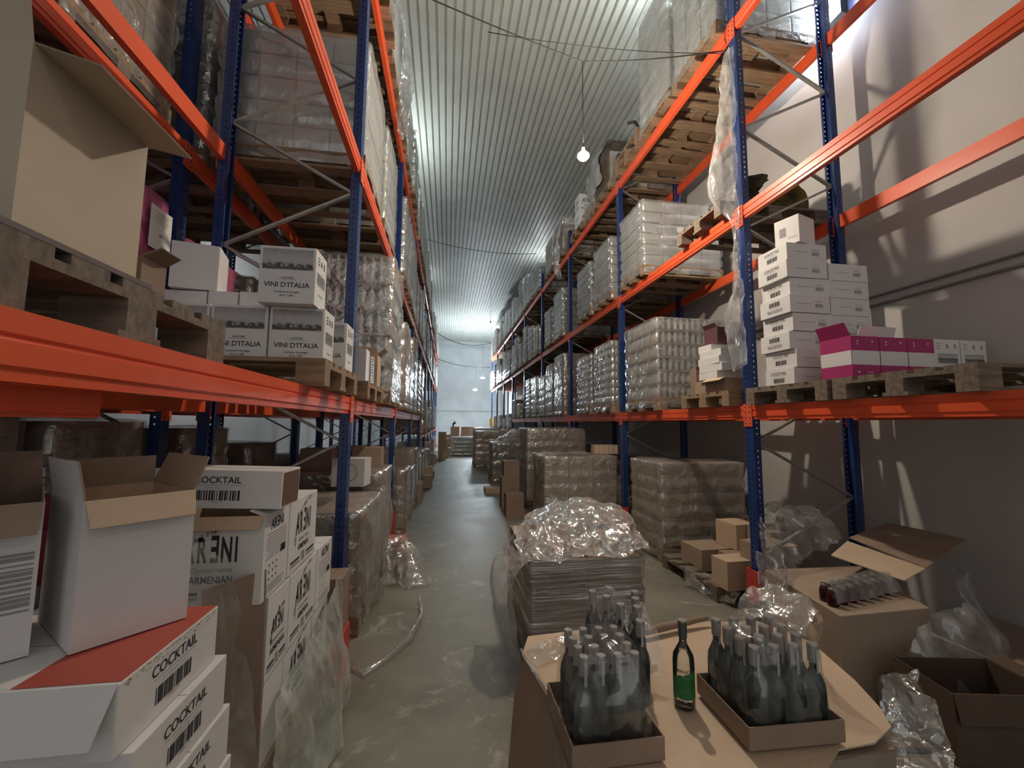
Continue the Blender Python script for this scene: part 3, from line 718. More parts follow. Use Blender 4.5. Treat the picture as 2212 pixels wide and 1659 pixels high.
# areni stack
GA = 'white wine cartons with a large dark brand name'
areni((-.83, 1.835, .985), 'open white wine carton with brand lettering, nearest on top of the left stack', (.34, .245, .315), ('-y',), '+x', openf='top', flaps=(('-y', 150, .05, CARDL), ('+x', -70, .06, WHITE)))
areni((-.85, 2.16, .985), 'white wine carton with arched wheat print, top of the left stack behind the open one', (.38, .375, .315), ('+x',))
areni((-.83, 1.90, .665), 'white wine carton with brand print in the lower row, behind the torn brown flap', (.34, .22, .312), ('+x', '-y'))
areni((-.85, 2.205, .665), 'white wine carton with brand print in the lower row, middle one', (.38, .375, .312), ('+x',))
areni((-.84, 2.545, .665), 'white wine carton with small print in the lower row, last one with an empty top', (.36, .28, .312), (), '+x')
for k, (y, w_) in enumerate(((1.90, .22), (2.205, .375), (2.545, .28))):
    areni((-1.25, y, .665), 'white wine carton in the hidden inner column of the left stack, %s from the camera' % ordn[k], (.38, w_, .31), (), None)
    areni((-.86, y, .345), 'wine carton behind the film skirt of the left stack, %s from the camera' % ordn[k], (.38, w_, .315), ('+x',) if k else (), None)
    carton('brown_carton', (-.86, y, .15), (.4, w_, .19), 'brown carton at the foot of the left stack behind film, %s from the camera' % ordn[k], m=CARDD, group='brown cartons at the foot of the left stack')
pallet((-1.24, 2.25, 0), 'wooden pallet on the floor under the left wine carton stack', WOOD2, W=.95)
topc = cocktail((-.845, 1.83, 1.325), 'flat white drinks carton with an open brown end lying on the open wine carton', (.46, .17, .142), '-y', tilt=(0, 1.5), rz=-.04, openf=None, flaps=())
MB().box(.2301, .2316, -.075, .075, .008, .134).build('open_end', mat('dark_carton_inside', (.16, .09, .065), .8), topc)
# torn brown flap standing in front of the lower wine cartons
o = MB().poly([(-.80, 1.60, 1.085), (-.655, 1.74, 1.10), (-.66, 1.79, .70), (-.665, 1.80, .30), (-.75, 1.70, .28), (-.79, 1.62, .70)], .006).build('torn_cardboard_flap', CARDD); tag(o, 'torn brown cardboard strip hanging down between the drinks cartons and the wine cartons', 'cardboard')
film_sheet([[(-.95, 1.55, 1.23), (-.86, 1.52, 1.25), (-.76, 1.55, 1.20), (-.72, 1.62, 1.05)], [(-.97, 1.50, 1.0), (-.86, 1.46, 1.0), (-.74, 1.52, .98), (-.70, 1.62, .9)], [(-.95, 1.52, .7), (-.84, 1.50, .7), (-.72, 1.56, .7), (-.66, 1.68, .72)], [(-.95, 1.60, .1), (-.82, 1.58, .1), (-.70, 1.62, .1), (-.62, 1.74, .1)]],
    'bunched clear film hanging between the drinks cartons and the wine carton stack', 26, 34, .045, 3, 7, FILMD)
film_sheet([[(-.645, 1.86, .58), (-.63, 2.15, .62), (-.62, 2.45, .68), (-.63, 2.72, .78)], [(-.60, 1.80, .42), (-.585, 2.15, .46), (-.57, 2.45, .5), (-.60, 2.76, .55)], [(-.58, 1.84, .2), (-.55, 2.15, .25), (-.53, 2.45, .3), (-.58, 2.8, .3)], [(-.58, 1.9, .02), (-.52, 2.15, .02), (-.50, 2.45, .02), (-.55, 2.82, .02)]],
    'pale film skirt round the lower half of the left wine carton stack', 50, 44, .03, 5, 6, film('skirt_film', (.80,.86,.80), base=.42, amp=.4, scale=7, diff=.6, crease=.5))
# load behind first left post on the floor
load((-1.22, 4.02, 0), 1.15, 1.0, 'case', 4, .2, 'wrapped load of brown cartons on the floor just behind the first left post', 'floor loads on the left', FILMC, WOOD2)
film_sheet([[(-.62, 3.5, .93), (-.62, 3.9, .98), (-.62, 4.3, 1.05), (-.66, 4.6, 1.0)], [(-.56, 3.5, .75), (-.55, 3.9, .8), (-.52, 4.3, .85), (-.60, 4.62, .8)], [(-.58, 3.45, .45), (-.56, 3.9, .45), (-.55, 4.3, .45), (-.58, 4.62, .45)], [(-.62, 3.5, .1), (-.60, 3.9, .08), (-.55, 4.3, .06), (-.58, 4.6, .06)]],
    'shiny film hanging off the floor load behind the first left post', 44, 34, .03, 8, 8, FILMC)
carton('brown_carton', (-.74, 3.02, .3), (.2, .22, .35), 'dark brown carton on the floor beside the foot of the first left post', m=CARDD)
carton('red_carton', (-.72, 3.02, 0), (.19, .2, .30), 'red carton at floor level beside the first left post', m=mat('red_carton_paint', (.55, .05, .05), .5))
r = carton('white_carton', (-1.0, 4.75, .98), (.34, .24, .29), 'white carton with a round grey emblem on the floor stack behind the second load', rz=-.1)
mb = MB(); f = faces(.34, .24)['-y']
for k in range(22):
    a = 2*math.pi*k/22; f.rect(mb, math.cos(a)*.09, .145+math.sin(a)*.09-.006, .02, .012)
f.text(mb, 0, .125, .05, 'W'); mb.build('round_emblem', INKG, r)
load((-1.24, 5.28, 0), 1.1, .8, 'case', 4, .24, 'wrapped brown carton load on the floor before the second left post', 'floor loads on the left', FILM, WOOD2)
for k, (x_, z_) in enumerate(((-1.45, 1.11), (-.95, 1.11), (-1.2, 1.11))):
    carton('brown_carton', (x_, 5.15+.25*k, z_), (.34, .24, .24), '%s brown carton on the floor load before the second left post' % ('inner', 'outer', 'rear')[k], m=CARD, group='brown cartons on the left floor load')
film_sheet([[(-.62, 4.75, .42), (-.45, 4.8, .44), (-.35, 4.75, .36), (-.2, 4.7, .2)], [(-.6, 4.6, .25), (-.45, 4.62, .25), (-.32, 4.55, .2), (-.15, 4.6, .1)], [(-.6, 4.5, .03), (-.42, 4.45, .03), (-.28, 4.4, .03), (-.1, 4.5, .03)]], 'torn film spilling onto the floor beside the second left post', 24, 18, .03, 4, 8, FILMC)
for k in range(3):
    o = MB().obox(Matrix.Translation((-.52, 4.95, .30+k*.03)) @ Matrix.Rotation(.1*k, 4, 'Z'), .22, .3, .012).build('flattened_carton', mat('faded_red_board', (.42, .16, .13), .7)); tag(o, '%s flattened reddish board in the small pile by the second left post' % ('lowest', 'middle', 'top')[k], 'cardboard', 'flattened boards')
carton('brown_carton', (-.52, 4.95, 0), (.24, .32, .29), 'low carton under the flattened boards by the second left post', m=CARDD)
o = MB().tube([(-.60, 3.1, .02), (-.50, 3.0, .015), (-.38, 3.15, .015), (-.25, 3.4, .02), (-.18, 3.8, .02), (-.22, 4.2, .02)], [.02, .03, .025, .03, .022, .012], 7).build('twisted_film', FILMC, smooth=True); tag(o, 'twisted strand of film lying on the aisle floor by the left stack', 'plastic film')
G2 = 'floor loads on the left'
for q, (y, kk, n, h, fm) in enumerate(((6.8, 'brownc', 4, .2, FILMC), (7.7, 'case', 3, .24, FILMC), (8.6, 'case', 4, .25, FILMD), (9.8, 'tan', 3, .25, FILMC), (10.8, 'case', 4, .2, FILM), (12.6, 'whitec', 3, .25, FILMM), (14.0, 'case', 3, .22, FILM), (15.8, 'tan', 4, .2, FILMD), (18.8, 'case', 4, .2, FILM), (21.5, 'whitec', 4, .2, FILM))):
    load((-1.18, y, 0), 1.2, .8, kk, n, h, 'wrapped load of %s under the left rack, %s past the second post' % (NAMES[kk], ordn[q]), G2, fm, WOOD2)
for q, (x_, y, z_, L, W, H, m_) in enumerate(((-.55, 12.3, 0, .34, .3, .42, CARDL), (-.5, 13.1, 0, .3, .3, .2, CARD), (-.62, 9.3, 0, .26, .5, .38, CARD), (-.66, 16.5, 0, .4, .5, .5, CARDL), (-.55, 17.6, 0, .3, .4, .35, CARD), (-.5, 11.2, 0, .3, .3, .3, CARD))):
    carton('brown_carton', (x_, y, z_), (L, W, H), 'tan carton at the left edge of the far aisle floor, %s of six' % ordn[q], m=m_, group='cartons at the left edge of the aisle')
# ================================================================== RIGHT RACK CONTENT
XR = 3.2
pallet((XR, 2.92, ZR[0]), 'dark pallet on the right lower beam under the stacked drinks cartons', WOOD2, W=.8)
pallet((XR, 2.08, ZR[0]), 'dark pallet on the right lower beam nearest the camera, in front of the magenta cartons', WOOD2, W=.8)
ZQ = ZR[0]+.144
GD = 'flat drinks cartons stacked on the right rack'
for k in range(8):
    dx = (0, .015, -.01, .012, -.02, .02, -.015, .0)[k]; dy = (.0, -.01, .012, 0, -.012, .01, 0, .01)[k]
    cocktail((2.75+.19+dx, 3.11+dy, ZQ+k*.150), 'flat white drinks carton in the tall right stack, %s from the bottom' % ordn[k], (.38, .32, .147), '-x', group=GD, flip=(k in (2, 4)), side2='-y', rz=(0, .02, -.015, .01, .02, -.02, 0, .01)[k])
for k in range(7):
    cocktail((3.34, 3.12, ZQ+k*.150), 'flat drinks carton in the column behind the tall right stack, %s from the bottom' % ordn[k], (.38, .30, .147), '-x', group='rear column of drinks cartons on the right rack', side2='-y')
r = carton('white_carton', (2.93, 3.06, ZQ+8*.15), (.23, .20, .24), 'single white carton on top of the tall drinks carton stack', rz=.32); f = faces(.23, .20)['-x']; ink = MB()
f.bars(ink, -.03, .08, .06, .08, 10); f.text(ink, .045, .05, .02, 'FRAGILE'); ink.build('printed_lettering', INKG, r)
def pinkbox(loc, label, size=(.225, .24, .30), openf=None, flaps=()):
    L, W, H = size
    r = carton('magenta_carton', loc, size, label, m=PINK, group='magenta cartons with a white band', openf=openf, flaps=flaps, inner=DARKRED)
    mb = MB(); ink = MB()
    for k, f in faces(L, W).items():
        wd = L if k in ('-y', '+y') else W
        f.rect(mb, 0, H*.33, wd-.002, H*.33, .0012)
    f = faces(L, W)['-y']; wh = MB()
    f.rect(wh, -.06, H*.86, .01, .012); f.rect(wh, .06, H*.86, .01, .012); f.rect(wh, -.06, H*.80, .01, .01); f.rect(wh, -.06, H*.14, .012, .012); f.rect(wh, .03, H*.16, .05, .004)
    f = faces(L, W)['-x']; f.text(ink, 0, H*.46, .026, 'BUBLIK', .01); f.rect(ink, 0, H*.42, .11, .003)
    mb.build('white_band', WHITE, r); wh.build('white_symbols', WHITE, r)
    return r
pinkbox((2.85, 2.57, ZQ), 'leftmost magenta and white carton on the right rack, its lid flap raised', openf='top', flaps=(('-x', 25, .10, DARKRED), ('+y', 10, .05, DARKRED)))
pinkbox((3.082, 2.57, ZQ), 'magenta and white carton in the middle of the row of three')
pinkbox((3.313, 2.57, ZQ), 'magenta and white carton next to the white wine cartons on the right rack')
for k, x_ in enumerate((3.55, 3.785)):
    r = carton('wine_carton', (x_, 2.57, ZQ), (.225, .22, .305), ('white wine carton directly right of the magenta row' if k == 0 else 'outermost white wine carton, second right of the magenta row'), group='white wine cartons on the right rack')
    f = faces(.225, .22)['-y']; ink = MB(); pic = MB(); f.rect(pic, 0, .13, .17, .07)
    for q in range(3): f.rect(ink, -.075, .235+q*.018, .03, .006)
    f.rect(ink, 0, .24, .02, .03); f.rect(ink, .07, .24, .015, .032); f.text(ink, 0, .075, .014, "VINI D'ITALIA")
    ink.build('printed_lettering', INKG, r); pic.build('printed_picture', PICM, r)
r = carton('open_white_carton', (3.28, 2.88, ZQ), (.34, .28, .34), 'open white carton with a raised lid behind the magenta row', openf='top', flaps=(('-y', 20, .11, WHITE), ('+x', 10, .1, WHITE)), inner=CARD)
# trays left of the first right post
pallet((XR-.02, 3.92, ZR[0]), 'light pallet just beyond the first right post, small white trays on it', WOOD, W=.8)
GT = 'small white flat cartons beyond the first right post'
for k, (x_, y, z_, L, W, H, rz, nm) in enumerate(((2.78, 3.90, .14, .30, .30, .075, .0, 'lowest'), (2.80, 3.86, .215, .34, .36, .075, .02, 'second lowest'), (2.79, 3.88, .29, .32, .36, .075, -.03, 'middle'), (2.80, 3.87, .365, .32, .34, .072, .02, 'second highest'), (2.80, 3.98, .437, .28, .22, .07, .0, 'topmost'))):
    carton('white_carton', (x_, y, ZQ+z_-.0), (L, W, H), '%s small flat white carton in the pile left of the first right post' % nm, rz=rz, group=GT)
carton('open_brown_carton', (2.74, 3.78, ZQ), (.22, .30, .138), 'open brown carton with a bright flap under the small white cartons', m=CARDD, openf=None, flaps=(('-x', 118, .07, CARDL),))
carton('brown_carton', (2.78, 4.08, ZQ), (.24, .18, .138), 'brown carton supporting the rear of the small white pile', m=CARD)
carton('open_brown_carton', (2.80, 4.25, ZQ+.0), (.22, .12, .30), 'dark open carton at the far end of the small white pile', m=CARDD, openf='top', flaps=(('-y', 60, .08, CARDD),))
r = carton('open_brown_carton', (2.80, 3.93, ZQ+.508), (.20, .22, .17), 'small dark open carton on top of the flat white pile', m=mat('plum_carton', (.12, .05, .06), .6), openf='top', flaps=(('-x', 30, .05, CARDD),))
GQ = 'wrapped pallet loads on the right rack'
load((XR, 5.38, ZR[0]), 1.2, .94, 'jar', 6, .175, 'wrapped load of glass jars on the right lower shelf beyond the small white pile', GQ, FILM)
load((XR, 6.78, ZR[0]), 1.2, .8, 'can', 8, .13, 'wrapped load of silver cans on the right lower shelf, directly past the second post', GQ, FILM)
load((XR, 7.80, ZR[0]), 1.2, .8, 'can', 8, .122, 'wrapped load of silver cans on the right lower shelf, second past the second post', GQ, FILMC)
load((XR, 9.6, ZR[0]), 1.2, .8, 'brownc', 5, .26, 'tall dark wrapped carton load on the right lower shelf past the third post', GQ, FILM)
load((XR, 10.5, ZR[0]), 1.2, .8, 'case', 5, .24, 'bright wrapped carton load on the right lower shelf, second past the third post', GQ, FILMC)
load((XR, 11.35, ZR[0]), 1.2, .75, 'gcase', 5, .2, 'pale wrapped load on the right lower shelf, third past the third post', GQ, FILMM)
load((XR, 12.5, ZR[0]), 1.2, .8, 'gcase', 5, .22, 'pale lumpy wrapped load on the right lower shelf past the fourth post', GQ, FILMC)
load((XR, 13.5, ZR[0]), 1.2, .8, 'can', 9, .125, 'slim wrapped can load on the right lower shelf past the fourth post', GQ, FILMC)
for q, (y, kk, n) in enumerate(((15.3, 'tan', 2), (16.4, 'case', 3), (18.2, 'whitec', 3), (19.3, 'case', 2), (21.5, 'whitec', 3), (24.0, 'tan', 3))):
    load((XR, y, ZR[0] if y < 17.4 else 1.32), 1.2, .8, kk, n, .2, 'low stack of %s far down the right lower shelf, %s of six' % (NAMES[kk], ordn[q]), 'low far stacks on the right rack', FILMD)
o = MB().box(-.15, .15, -.01, .01, 0, .5).build('yellow_sign', mat('yellow_board', (.85, .6, .05), .5), None, (2.62, 24.6, 1.45)); tag(o, 'small yellow board standing at the far end of the right rack', 'sign')
# middle shelf
pallet((XR-.02, 3.92, ZR[1]), 'weathered pallet beyond the first right post on the middle shelf, yellow sack on it', WOOD2, W=.78)
ym = mat('yellow_sack', (.55, .43, .10), .55, col2=(.16, .15, .09), scale=9)
film_sheet([[(3.10, 3.56, 3.84), (3.10, 4.2, 3.84)], [(3.14, 3.55, 4.00), (3.12, 4.2, 4.02)], [(3.32, 3.54, 4.12), (3.3, 4.2, 4.14)], [(3.55, 3.55, 4.02), (3.55, 4.2, 4.05)], [(3.62, 3.56, 3.84), (3.62, 4.2, 3.84)]], 'crumpled yellow and black sack on the middle right shelf', 14, 18, .03, 2, 6, ym, 'sack', 'sack')
film_sheet([[(2.85, 3.6, 3.84), (2.85, 4.25, 3.84)], [(2.9, 3.6, 4.05), (2.9, 4.25, 4.08)], [(3.1, 3.62, 4.22), (3.1, 4.25, 4.24)], [(3.3, 3.7, 4.18), (3.3, 4.25, 4.18)]], 'grey crumpled film heap behind the yellow sack', 14, 14, .04, 6, 8, mat('dark_grey_film', (.13, .125, .12), .3), 'film_heap', 'plastic film')
load((XR, 5.58, ZR[1]), 1.2, .78, 'gcase', 6, .155, 'grey wrapped load with a white sticker on the right middle shelf, before the second post', GQ, FILMM)
o = MB().box(-.05, .05, -.001, .001, -.04, .04).build('sticker', PAPER, None, (3.15, 5.166, 4.35)); tag(o, 'small white sticker on the grey wrapped load of the right middle shelf', 'sticker')
load((XR, 6.75, ZR[1]), 1.2, .8, 'gcase', 6, .155, 'grey wrapped load on the right middle shelf directly past the second post', GQ, FILMM)
load((XR, 7.75, ZR[1]), 1.2, .8, 'pack', 6, .15, 'darker grey wrapped load on the right middle shelf, second past the second post', GQ, FILM)
load((XR, 9.7, ZR[1]), 1.2, .8, 'pack', 6, .17, 'dark grey wrapped load on the right middle shelf past the third post', GQ, FILM)
fs2 = [FILM, FILMM, FILMC, FILM]
fill('r', 1, ZR[1], range(3, 8), XR, 'right middle shelf', GQ, fs2, 0)
load((XR, 10.7, ZR[1]), 1.2, .8, 'gcase', 6, .14, 'slim grey wrapped load on the right middle shelf, second past the third post', GQ, FILMC)
# top shelf
load((XR, 3.93, ZR[2]), 1.2, .84, 'gcase', 8, .2, 'brightly lit wrapped load on the right top shelf just behind the first post', GQ, FILMC)
load((XR-.02, 4.80, ZR[2]), 1.2, .8, 'gcase', 8, .2, 'tall greenish grey wrapped load on the right top shelf, second past the first post', GQ, FILMM)
pallet((XR, 5.68, ZR[2]), 'empty pallet on the right top shelf before the second post, light showing between its boards', WOOD)
pallet((XR, 5.68, ZR[2]+.146), 'empty pallet stacked on another on the right top shelf before the second post', WOOD)
load((XR, 6.72, ZR[2]), 1.2, .8, 'brownc', 2, .25, 'half-height load under dark film on the right top shelf past the second post', GQ, FILMD)
film_sheet([[(2.5, 6.35, 5.75), (2.5, 6.75, 5.75), (2.52, 7.1, 5.75)], [(2.45, 6.35, 6.1), (2.42, 6.75, 6.15), (2.48, 7.1, 6.0)], [(2.62, 6.33, 6.42), (2.62, 6.75, 6.5), (2.62, 7.1, 6.3)], [(3.2, 6.33, 6.5), (3.2, 6.75, 6.55), (3.2, 7.1, 6.4)]], 'dark cloth-like film bundle bulging over the right top shelf past the second post', 16, 18, .04, 9, 6, mat('grey_wrap', (.26, .255, .24), .5), 'film_bundle', 'plastic film')
for k in range(2):
    for q in range(2):
        areni((2.80+.34*k, 8.2, ZR[2]+.148+q*.36), '%s white printed carton of the %s pair on the right top shelf' % (('left', 'right')[k], ('lower', 'upper')[q]), (.33, .3, .355), ('-y', '-x'), None, group='white printed cartons on the right top shelf')
pallet((XR, 8.2, ZR[2]), 'pallet on the right top shelf under the white printed cartons', WOOD)
load((XR, 7.5, ZR[2]), 1.1, .6, 'brownc', 1, .2, 'very low dark load on the right top shelf next to the white printed cartons', GQ, FILMD)
load((XR, 9.6, ZR[2]), 1.2, .8, 'brownc', 4, .2, 'dark brown wrapped load on the right top shelf past the third post', GQ, FILMD)
film_sheet([[(2.58, 9.2, 6.4), (2.58, 9.6, 6.4)], [(2.5, 9.2, 5.9), (2.5, 9.65, 5.9)], [(2.54, 9.25, 5.5), (2.52, 9.6, 5.5)], [(2.56, 9.3, 5.1), (2.56, 9.5, 5.1)]], 'ragged film hanging below the right top shelf at the third post', 12, 22, .06, 12, 7, FILMM)
load((XR, 10.6, ZR[2]), 1.2, .8, 'case', 4, .2, 'brown wrapped load on the right top shelf, second past the third post', GQ, FILM)
fill('r', 2, ZR[2], range(3, 8), XR, 'right top shelf', GQ, fs2, 0)
# hanging film at first right post
film_sheet([[(2.66, 3.33, 5.28), (2.61, 3.38, 5.28), (2.62, 3.46, 5.27)], [(2.64, 3.32, 4.9), (2.58, 3.40, 4.9), (2.62, 3.52, 4.9)], [(2.63, 3.33, 4.5), (2.54, 3.45, 4.5), (2.60, 3.62, 4.45)], [(2.62, 3.34, 4.1), (2.48, 3.50, 4.1), (2.58, 3.72, 4.08)], [(2.62, 3.34, 3.82), (2.50, 3.50, 3.80), (2.60, 3.64, 3.84)], [(2.63, 3.34, 3.5), (2.59, 3.38, 3.5), (2.62, 3.42, 3.52)], [(2.63, 3.33, 3.1), (2.59, 3.36, 3.1), (2.62, 3.43, 3.1)], [(2.62, 3.33, 2.75), (2.54, 3.42, 2.7), (2.62, 3.52, 2.75)], [(2.62, 3.32, 2.45), (2.50, 3.40, 2.4), (2.62, 3.5, 2.45)], [(2.62, 3.33, 2.2), (2.56, 3.38, 2.15), (2.62, 3.44, 2.2)]],
    'long bag of clear film hanging down the first right post', 16, 60, .03, 14, 8, film('bag_film', scale=11, base=.30, amp=.45, diff=.5, crease=.6, stretch=(1,1,.5)))
# black hook
mb = MB(); mb.tube([(2.52, 5.4, 6.04), (2.62, 5.4, 6.07), (2.70, 5.4, 5.98), (2.74, 5.4, 5.82), (2.62, 5.4, 5.72), (2.50, 5.4, 5.66)], .022, 8); o = mb.build('black_hook', BLACK, smooth=True); tag(o, 'black bent bracket sticking out of the right top shelf', 'bracket')
# ---- right floor
GF = 'wrapped floor loads on the right'
load((3.15, 5.25, 0), 1.15, .84, 'case', 6, .172, 'wrapped six-layer carton load on the floor between the first two right posts', GF, FILM, WOOD)
load((2.08, 6.78, 0), 1.2, .85, 'case', 5, .20, 'wrapped brown carton load on the floor beside the second right post', GF, FILM, WOOD2)
load((2.18, 8.65, 0), 1.24, .85, 'case', 6, .235, 'tallest wrapped brown carton load on the right floor, behind the one at the second post', GF, FILM, WOOD2)
load((1.75, 12.2, 0), 1.0, .9, 'brownc', 4, .24, 'purplish brown wrapped load with sloping film on the right floor', GF, FILM, WOOD2)
load((1.55, 16.1, 0), 1.0, .8, 'tan', 5, .24, 'tan wrapped load on the right floor far down the aisle', GF, FILMD, WOOD2)
load((1.62, 17.4, 0), 1.1, .8, 'case', 5, .26, 'reddish brown wrapped load on the right floor, farthest of that row', GF, FILM, WOOD2)
load((2.4, 14.3, 0), 1.1, .9, 'tan', 5, .26, 'tan carton load on the right floor set back towards the rack', GF, FILMD, WOOD2)
load((3.2, 10.6, 0), 1.2, .9, 'case', 4, .24, 'carton load on the floor under the right rack past the third post', GF, FILM, WOOD2)
load((3.3, 8.6-1.0, 0), .9, .8, 'case', 4, .22, 'carton load on the floor under the right rack past the second post', GF, FILM, WOOD2)
film_sheet([[(1.28, 11.72, 1.12), (1.7, 11.72, 1.16), (2.25, 11.72, 1.12)], [(1.5, 12.1, 1.25), (1.8, 12.1, 1.35), (2.25, 12.1, 1.4)], [(1.9, 12.6, 1.35), (2.0, 12.6, 1.5), (2.3, 12.6, 1.55)]], 'sloping tent of film over the purplish brown load', 16, 12, .03, 3, 5, FILMC)
film_sheet([[(1.5, 6.36, .75), (1.5, 6.34, 1.1), (1.75, 6.34, 1.18), (2.3, 6.34, 1.17)], [(1.44, 6.7, .8), (1.45, 6.7, 1.15), (1.75, 6.7, 1.2), (2.3, 6.7, 1.2)]], 'loose film edge over the corner of the load at the second right post', 20, 8, .03, 6, 6, FILMC)
for k in range(5):
    o = carton('tan_carton', (2.50+.085*k, 6.9, 1.148), (.08, .16, .15), '%s of five narrow tan cartons standing on the load at the second right post' % ordn[k], m=CARDL, group='narrow tan cartons on the floor load')
for k, (x_, y, z_, L, W, H, m_, nm) in enumerate(((1.22, 7.60, 0, .32, .30, .40, CARDD, 'front low carton'), (1.24, 8.3, 0, .34, .34, .62, CARDD, 'carton behind the front low one'), (1.26, 8.3, .62, .30, .30, .3, CARDD, 'top carton'), (1.12, 10.2, 0, .4, .4, .12, CARDL, 'flat tan carton'))):
    carton('brown_carton', (x_, y, z_), (L, W, H), '%s beside the tallest floor load at the aisle edge' % nm, m=m_, group='cartons beside the tallest floor load')
# small brown cartons near the first right post
pallet((3.12, 4.22, 0), 'dark pallet on the floor between the small brown cartons and the wrapped six-layer load', WOOD2, W=1.0)
pallet((3.2, 3.0, 0), 'dark pallet on the floor beside the first right post under brown cartons', WOOD2, W=.8)
GB = 'loose brown cartons beyond the first right post'
for k, (x_, y, z_, L, W, H, m_, op, lab) in enumerate((
    (2.85, 4.35, .145, .40, .36, .20, CARD, None, 'long low brown carton at the foot of the wrapped six-layer load'),
    (3.05, 3.95, .145, .44, .36, .20, CARD, None, 'low brown carton under the taller ones beyond the first right post'),
    (3.15, 4.25, .347, .30, .30, .26, CARDL, None, 'light brown carton next to the wrapped six-layer load, upper row'),
    (3.35, 3.90, .347, .44, .34, .27, CARD, None, 'brown carton carrying a small bunch of amber bottles'),
    (2.72, 3.72, .145, .34, .22, .26, CARDL, None, 'light brown carton standing in front beside the first right post'),
    (2.98, 3.60, .347, .36, .30, .22, CARD, None, 'brown carton partly hidden by the first right post'))):
    carton('brown_carton', (x_, y, z_), (L, W, H), lab, m=m_, rz=(.05, -.06, .1, -.03, .04, .08)[k], group=GB)
AMB = glass('amber_glass', (.45, .16, .04), alpha=.55)
for k, (dx, dy) in enumerate(((0, 0), (.045, .02), (.02, -.05))):
    o = MB().lathe([(.018, 0), (.020, .005), (.020, .07), (.008, .10), (.008, .13)], n=12).build('amber_bottle', AMB, None, (3.30+dx, 3.85+dy, .62), smooth=True); tag(o, 'tiny amber bottle on a brown carton beyond the first right post, %s of three' % ('left', 'right', 'front')[k], 'bottle', 'amber bottles')
film_sheet([[(3.05, 3.95, .66), (3.3, 4.1, .70), (3.6, 4.0, .66)], [(3.1, 3.85, .75), (3.4, 3.95, .85), (3.7, 3.9, .75)], [(3.15, 3.7, .65), (3.45, 3.75, .67), (3.8, 3.7, .66)]], 'crumpled film heap on the brown cartons beyond the first right post', 18, 14, .06, 7, 7, FILMC)
film_sheet([[(2.50, 4.20, .16), (2.6, 3.9, .17), (2.75, 3.6, .16)], [(2.45, 4.15, .03), (2.5, 3.85, .03), (2.6, 3.6, .03)]], 'strip of torn film trailing on the floor pallet beyond the first right post', 18, 6, .025, 3, 9, FILMC)
# opened bulk carton by the right wall
bulk = link('bulk_carton', None, None, (0, 0, 0)); tag(bulk, 'large brown bulk carton near the right wall, a pack of red drinks on it', 'box')
cz = .62; pts = [(2.14, 2.08), (2.75, 2.10), (3.05, 2.78), (2.28, 2.80)]
mb = MB(); mb.poly([(x_, y, cz) for x_, y in pts], cz-.15); mb.build('carton_body', CARD, bulk, bevel=.006)
pallet((2.62, 2.45, 0), 'dark floor pallet under the bulk carton by the right wall', WOOD2, W=.8, L=1.1)
o = MB().poly([(2.74, 2.22, .73), (3.04, 2.33, .75), (2.98, 2.80, .795), (2.65, 2.62, .76)][::1], .006).build('lid_flap', CARDL)
o2 = MB().poly([(3.045, 2.33, .753), (3.37, 2.45, .79), (3.80, 2.62, .83), (3.71, 3.10, .84), (3.02, 2.82, .815)], .008).build('lid_board', CARDD)
ld = link('loose_lid', None); tag(ld, 'large brown cardboard lid lying askew over the bulk carton', 'cardboard'); o.parent = ld; o2.parent = ld; o['label'] = 'light tan inner side of the lid flap'
# red drinks pack
REDG = glass('dark_red_glass', (.09, .004, .008), alpha=.85)
jm = MB().lathe([(.028, 0), (.031, .006), (.031, .062), (.022, .080)], n=14).mesh('bottle_body', REDG, smooth=True)
jl = MB().lathe([(.023, .079), (.023, .096)], n=12).mesh('lid', mat('dull_lid', (.2, .17, .15), .35, .4), smooth=True)
for i in range(7):
    for j in range(2):
        e = empty('red_drink_jar', (2.22+.078*i+.02*j, 2.20-.0*i+.068*j+.018*i, cz+.002), 'small jar of dark red drink in the pack on the bulk carton', 'jar', 'dark red jars on the bulk carton')
        link('jar_body', jm, e); link('lid', jl, e)
film_sheet([[(2.18, 2.14, .66), (2.45, 2.18, .66), (2.75, 2.24, .66)], [(2.20, 2.18, .735), (2.45, 2.22, .735), (2.75, 2.3, .735)], [(2.22, 2.30, .735), (2.48, 2.34, .735), (2.78, 2.40, .735)]], 'clear shrink film over the pack of dark red jars', 14, 10, .006, 3, 10, FILM)
film_sheet([[(2.75, 2.02, .66), (2.95, 2.06, .72), (3.15, 2.2, .74), (3.3, 2.35, .78)], [(2.45, 1.98, .50), (2.8, 1.96, .55), (3.05, 2.05, .52), (3.3, 2.25, .60)], [(2.25, 1.96, .30), (2.6, 1.90, .28), (2.95, 1.95, .30), (3.2, 2.05, .35)], [(2.2, 1.96, .10), (2.55, 1.86, .08), (2.85, 1.85, .10), (3.1, 1.92, .1)]], 'wide sheet of film hanging off the right corner of the bulk carton', 30, 26, .05, 11, 5, FILMD)
film_sheet([[(2.1, 2.55, .80), (2.35, 2.85, .95), (2.7, 3.05, 1.0), (3.0, 3.1, 1.0)], [(2.05, 2.50, .70), (2.3, 2.72, .85), (2.65, 2.9, .93), (2.95, 2.95, .95)], [(2.16, 2.55, .64), (2.35, 2.62, .66), (2.6, 2.72, .72), (2.9, 2.8, .80)]], 'raised sheet of film behind the bulk carton', 26, 20, .05, 6, 5, FILMD)
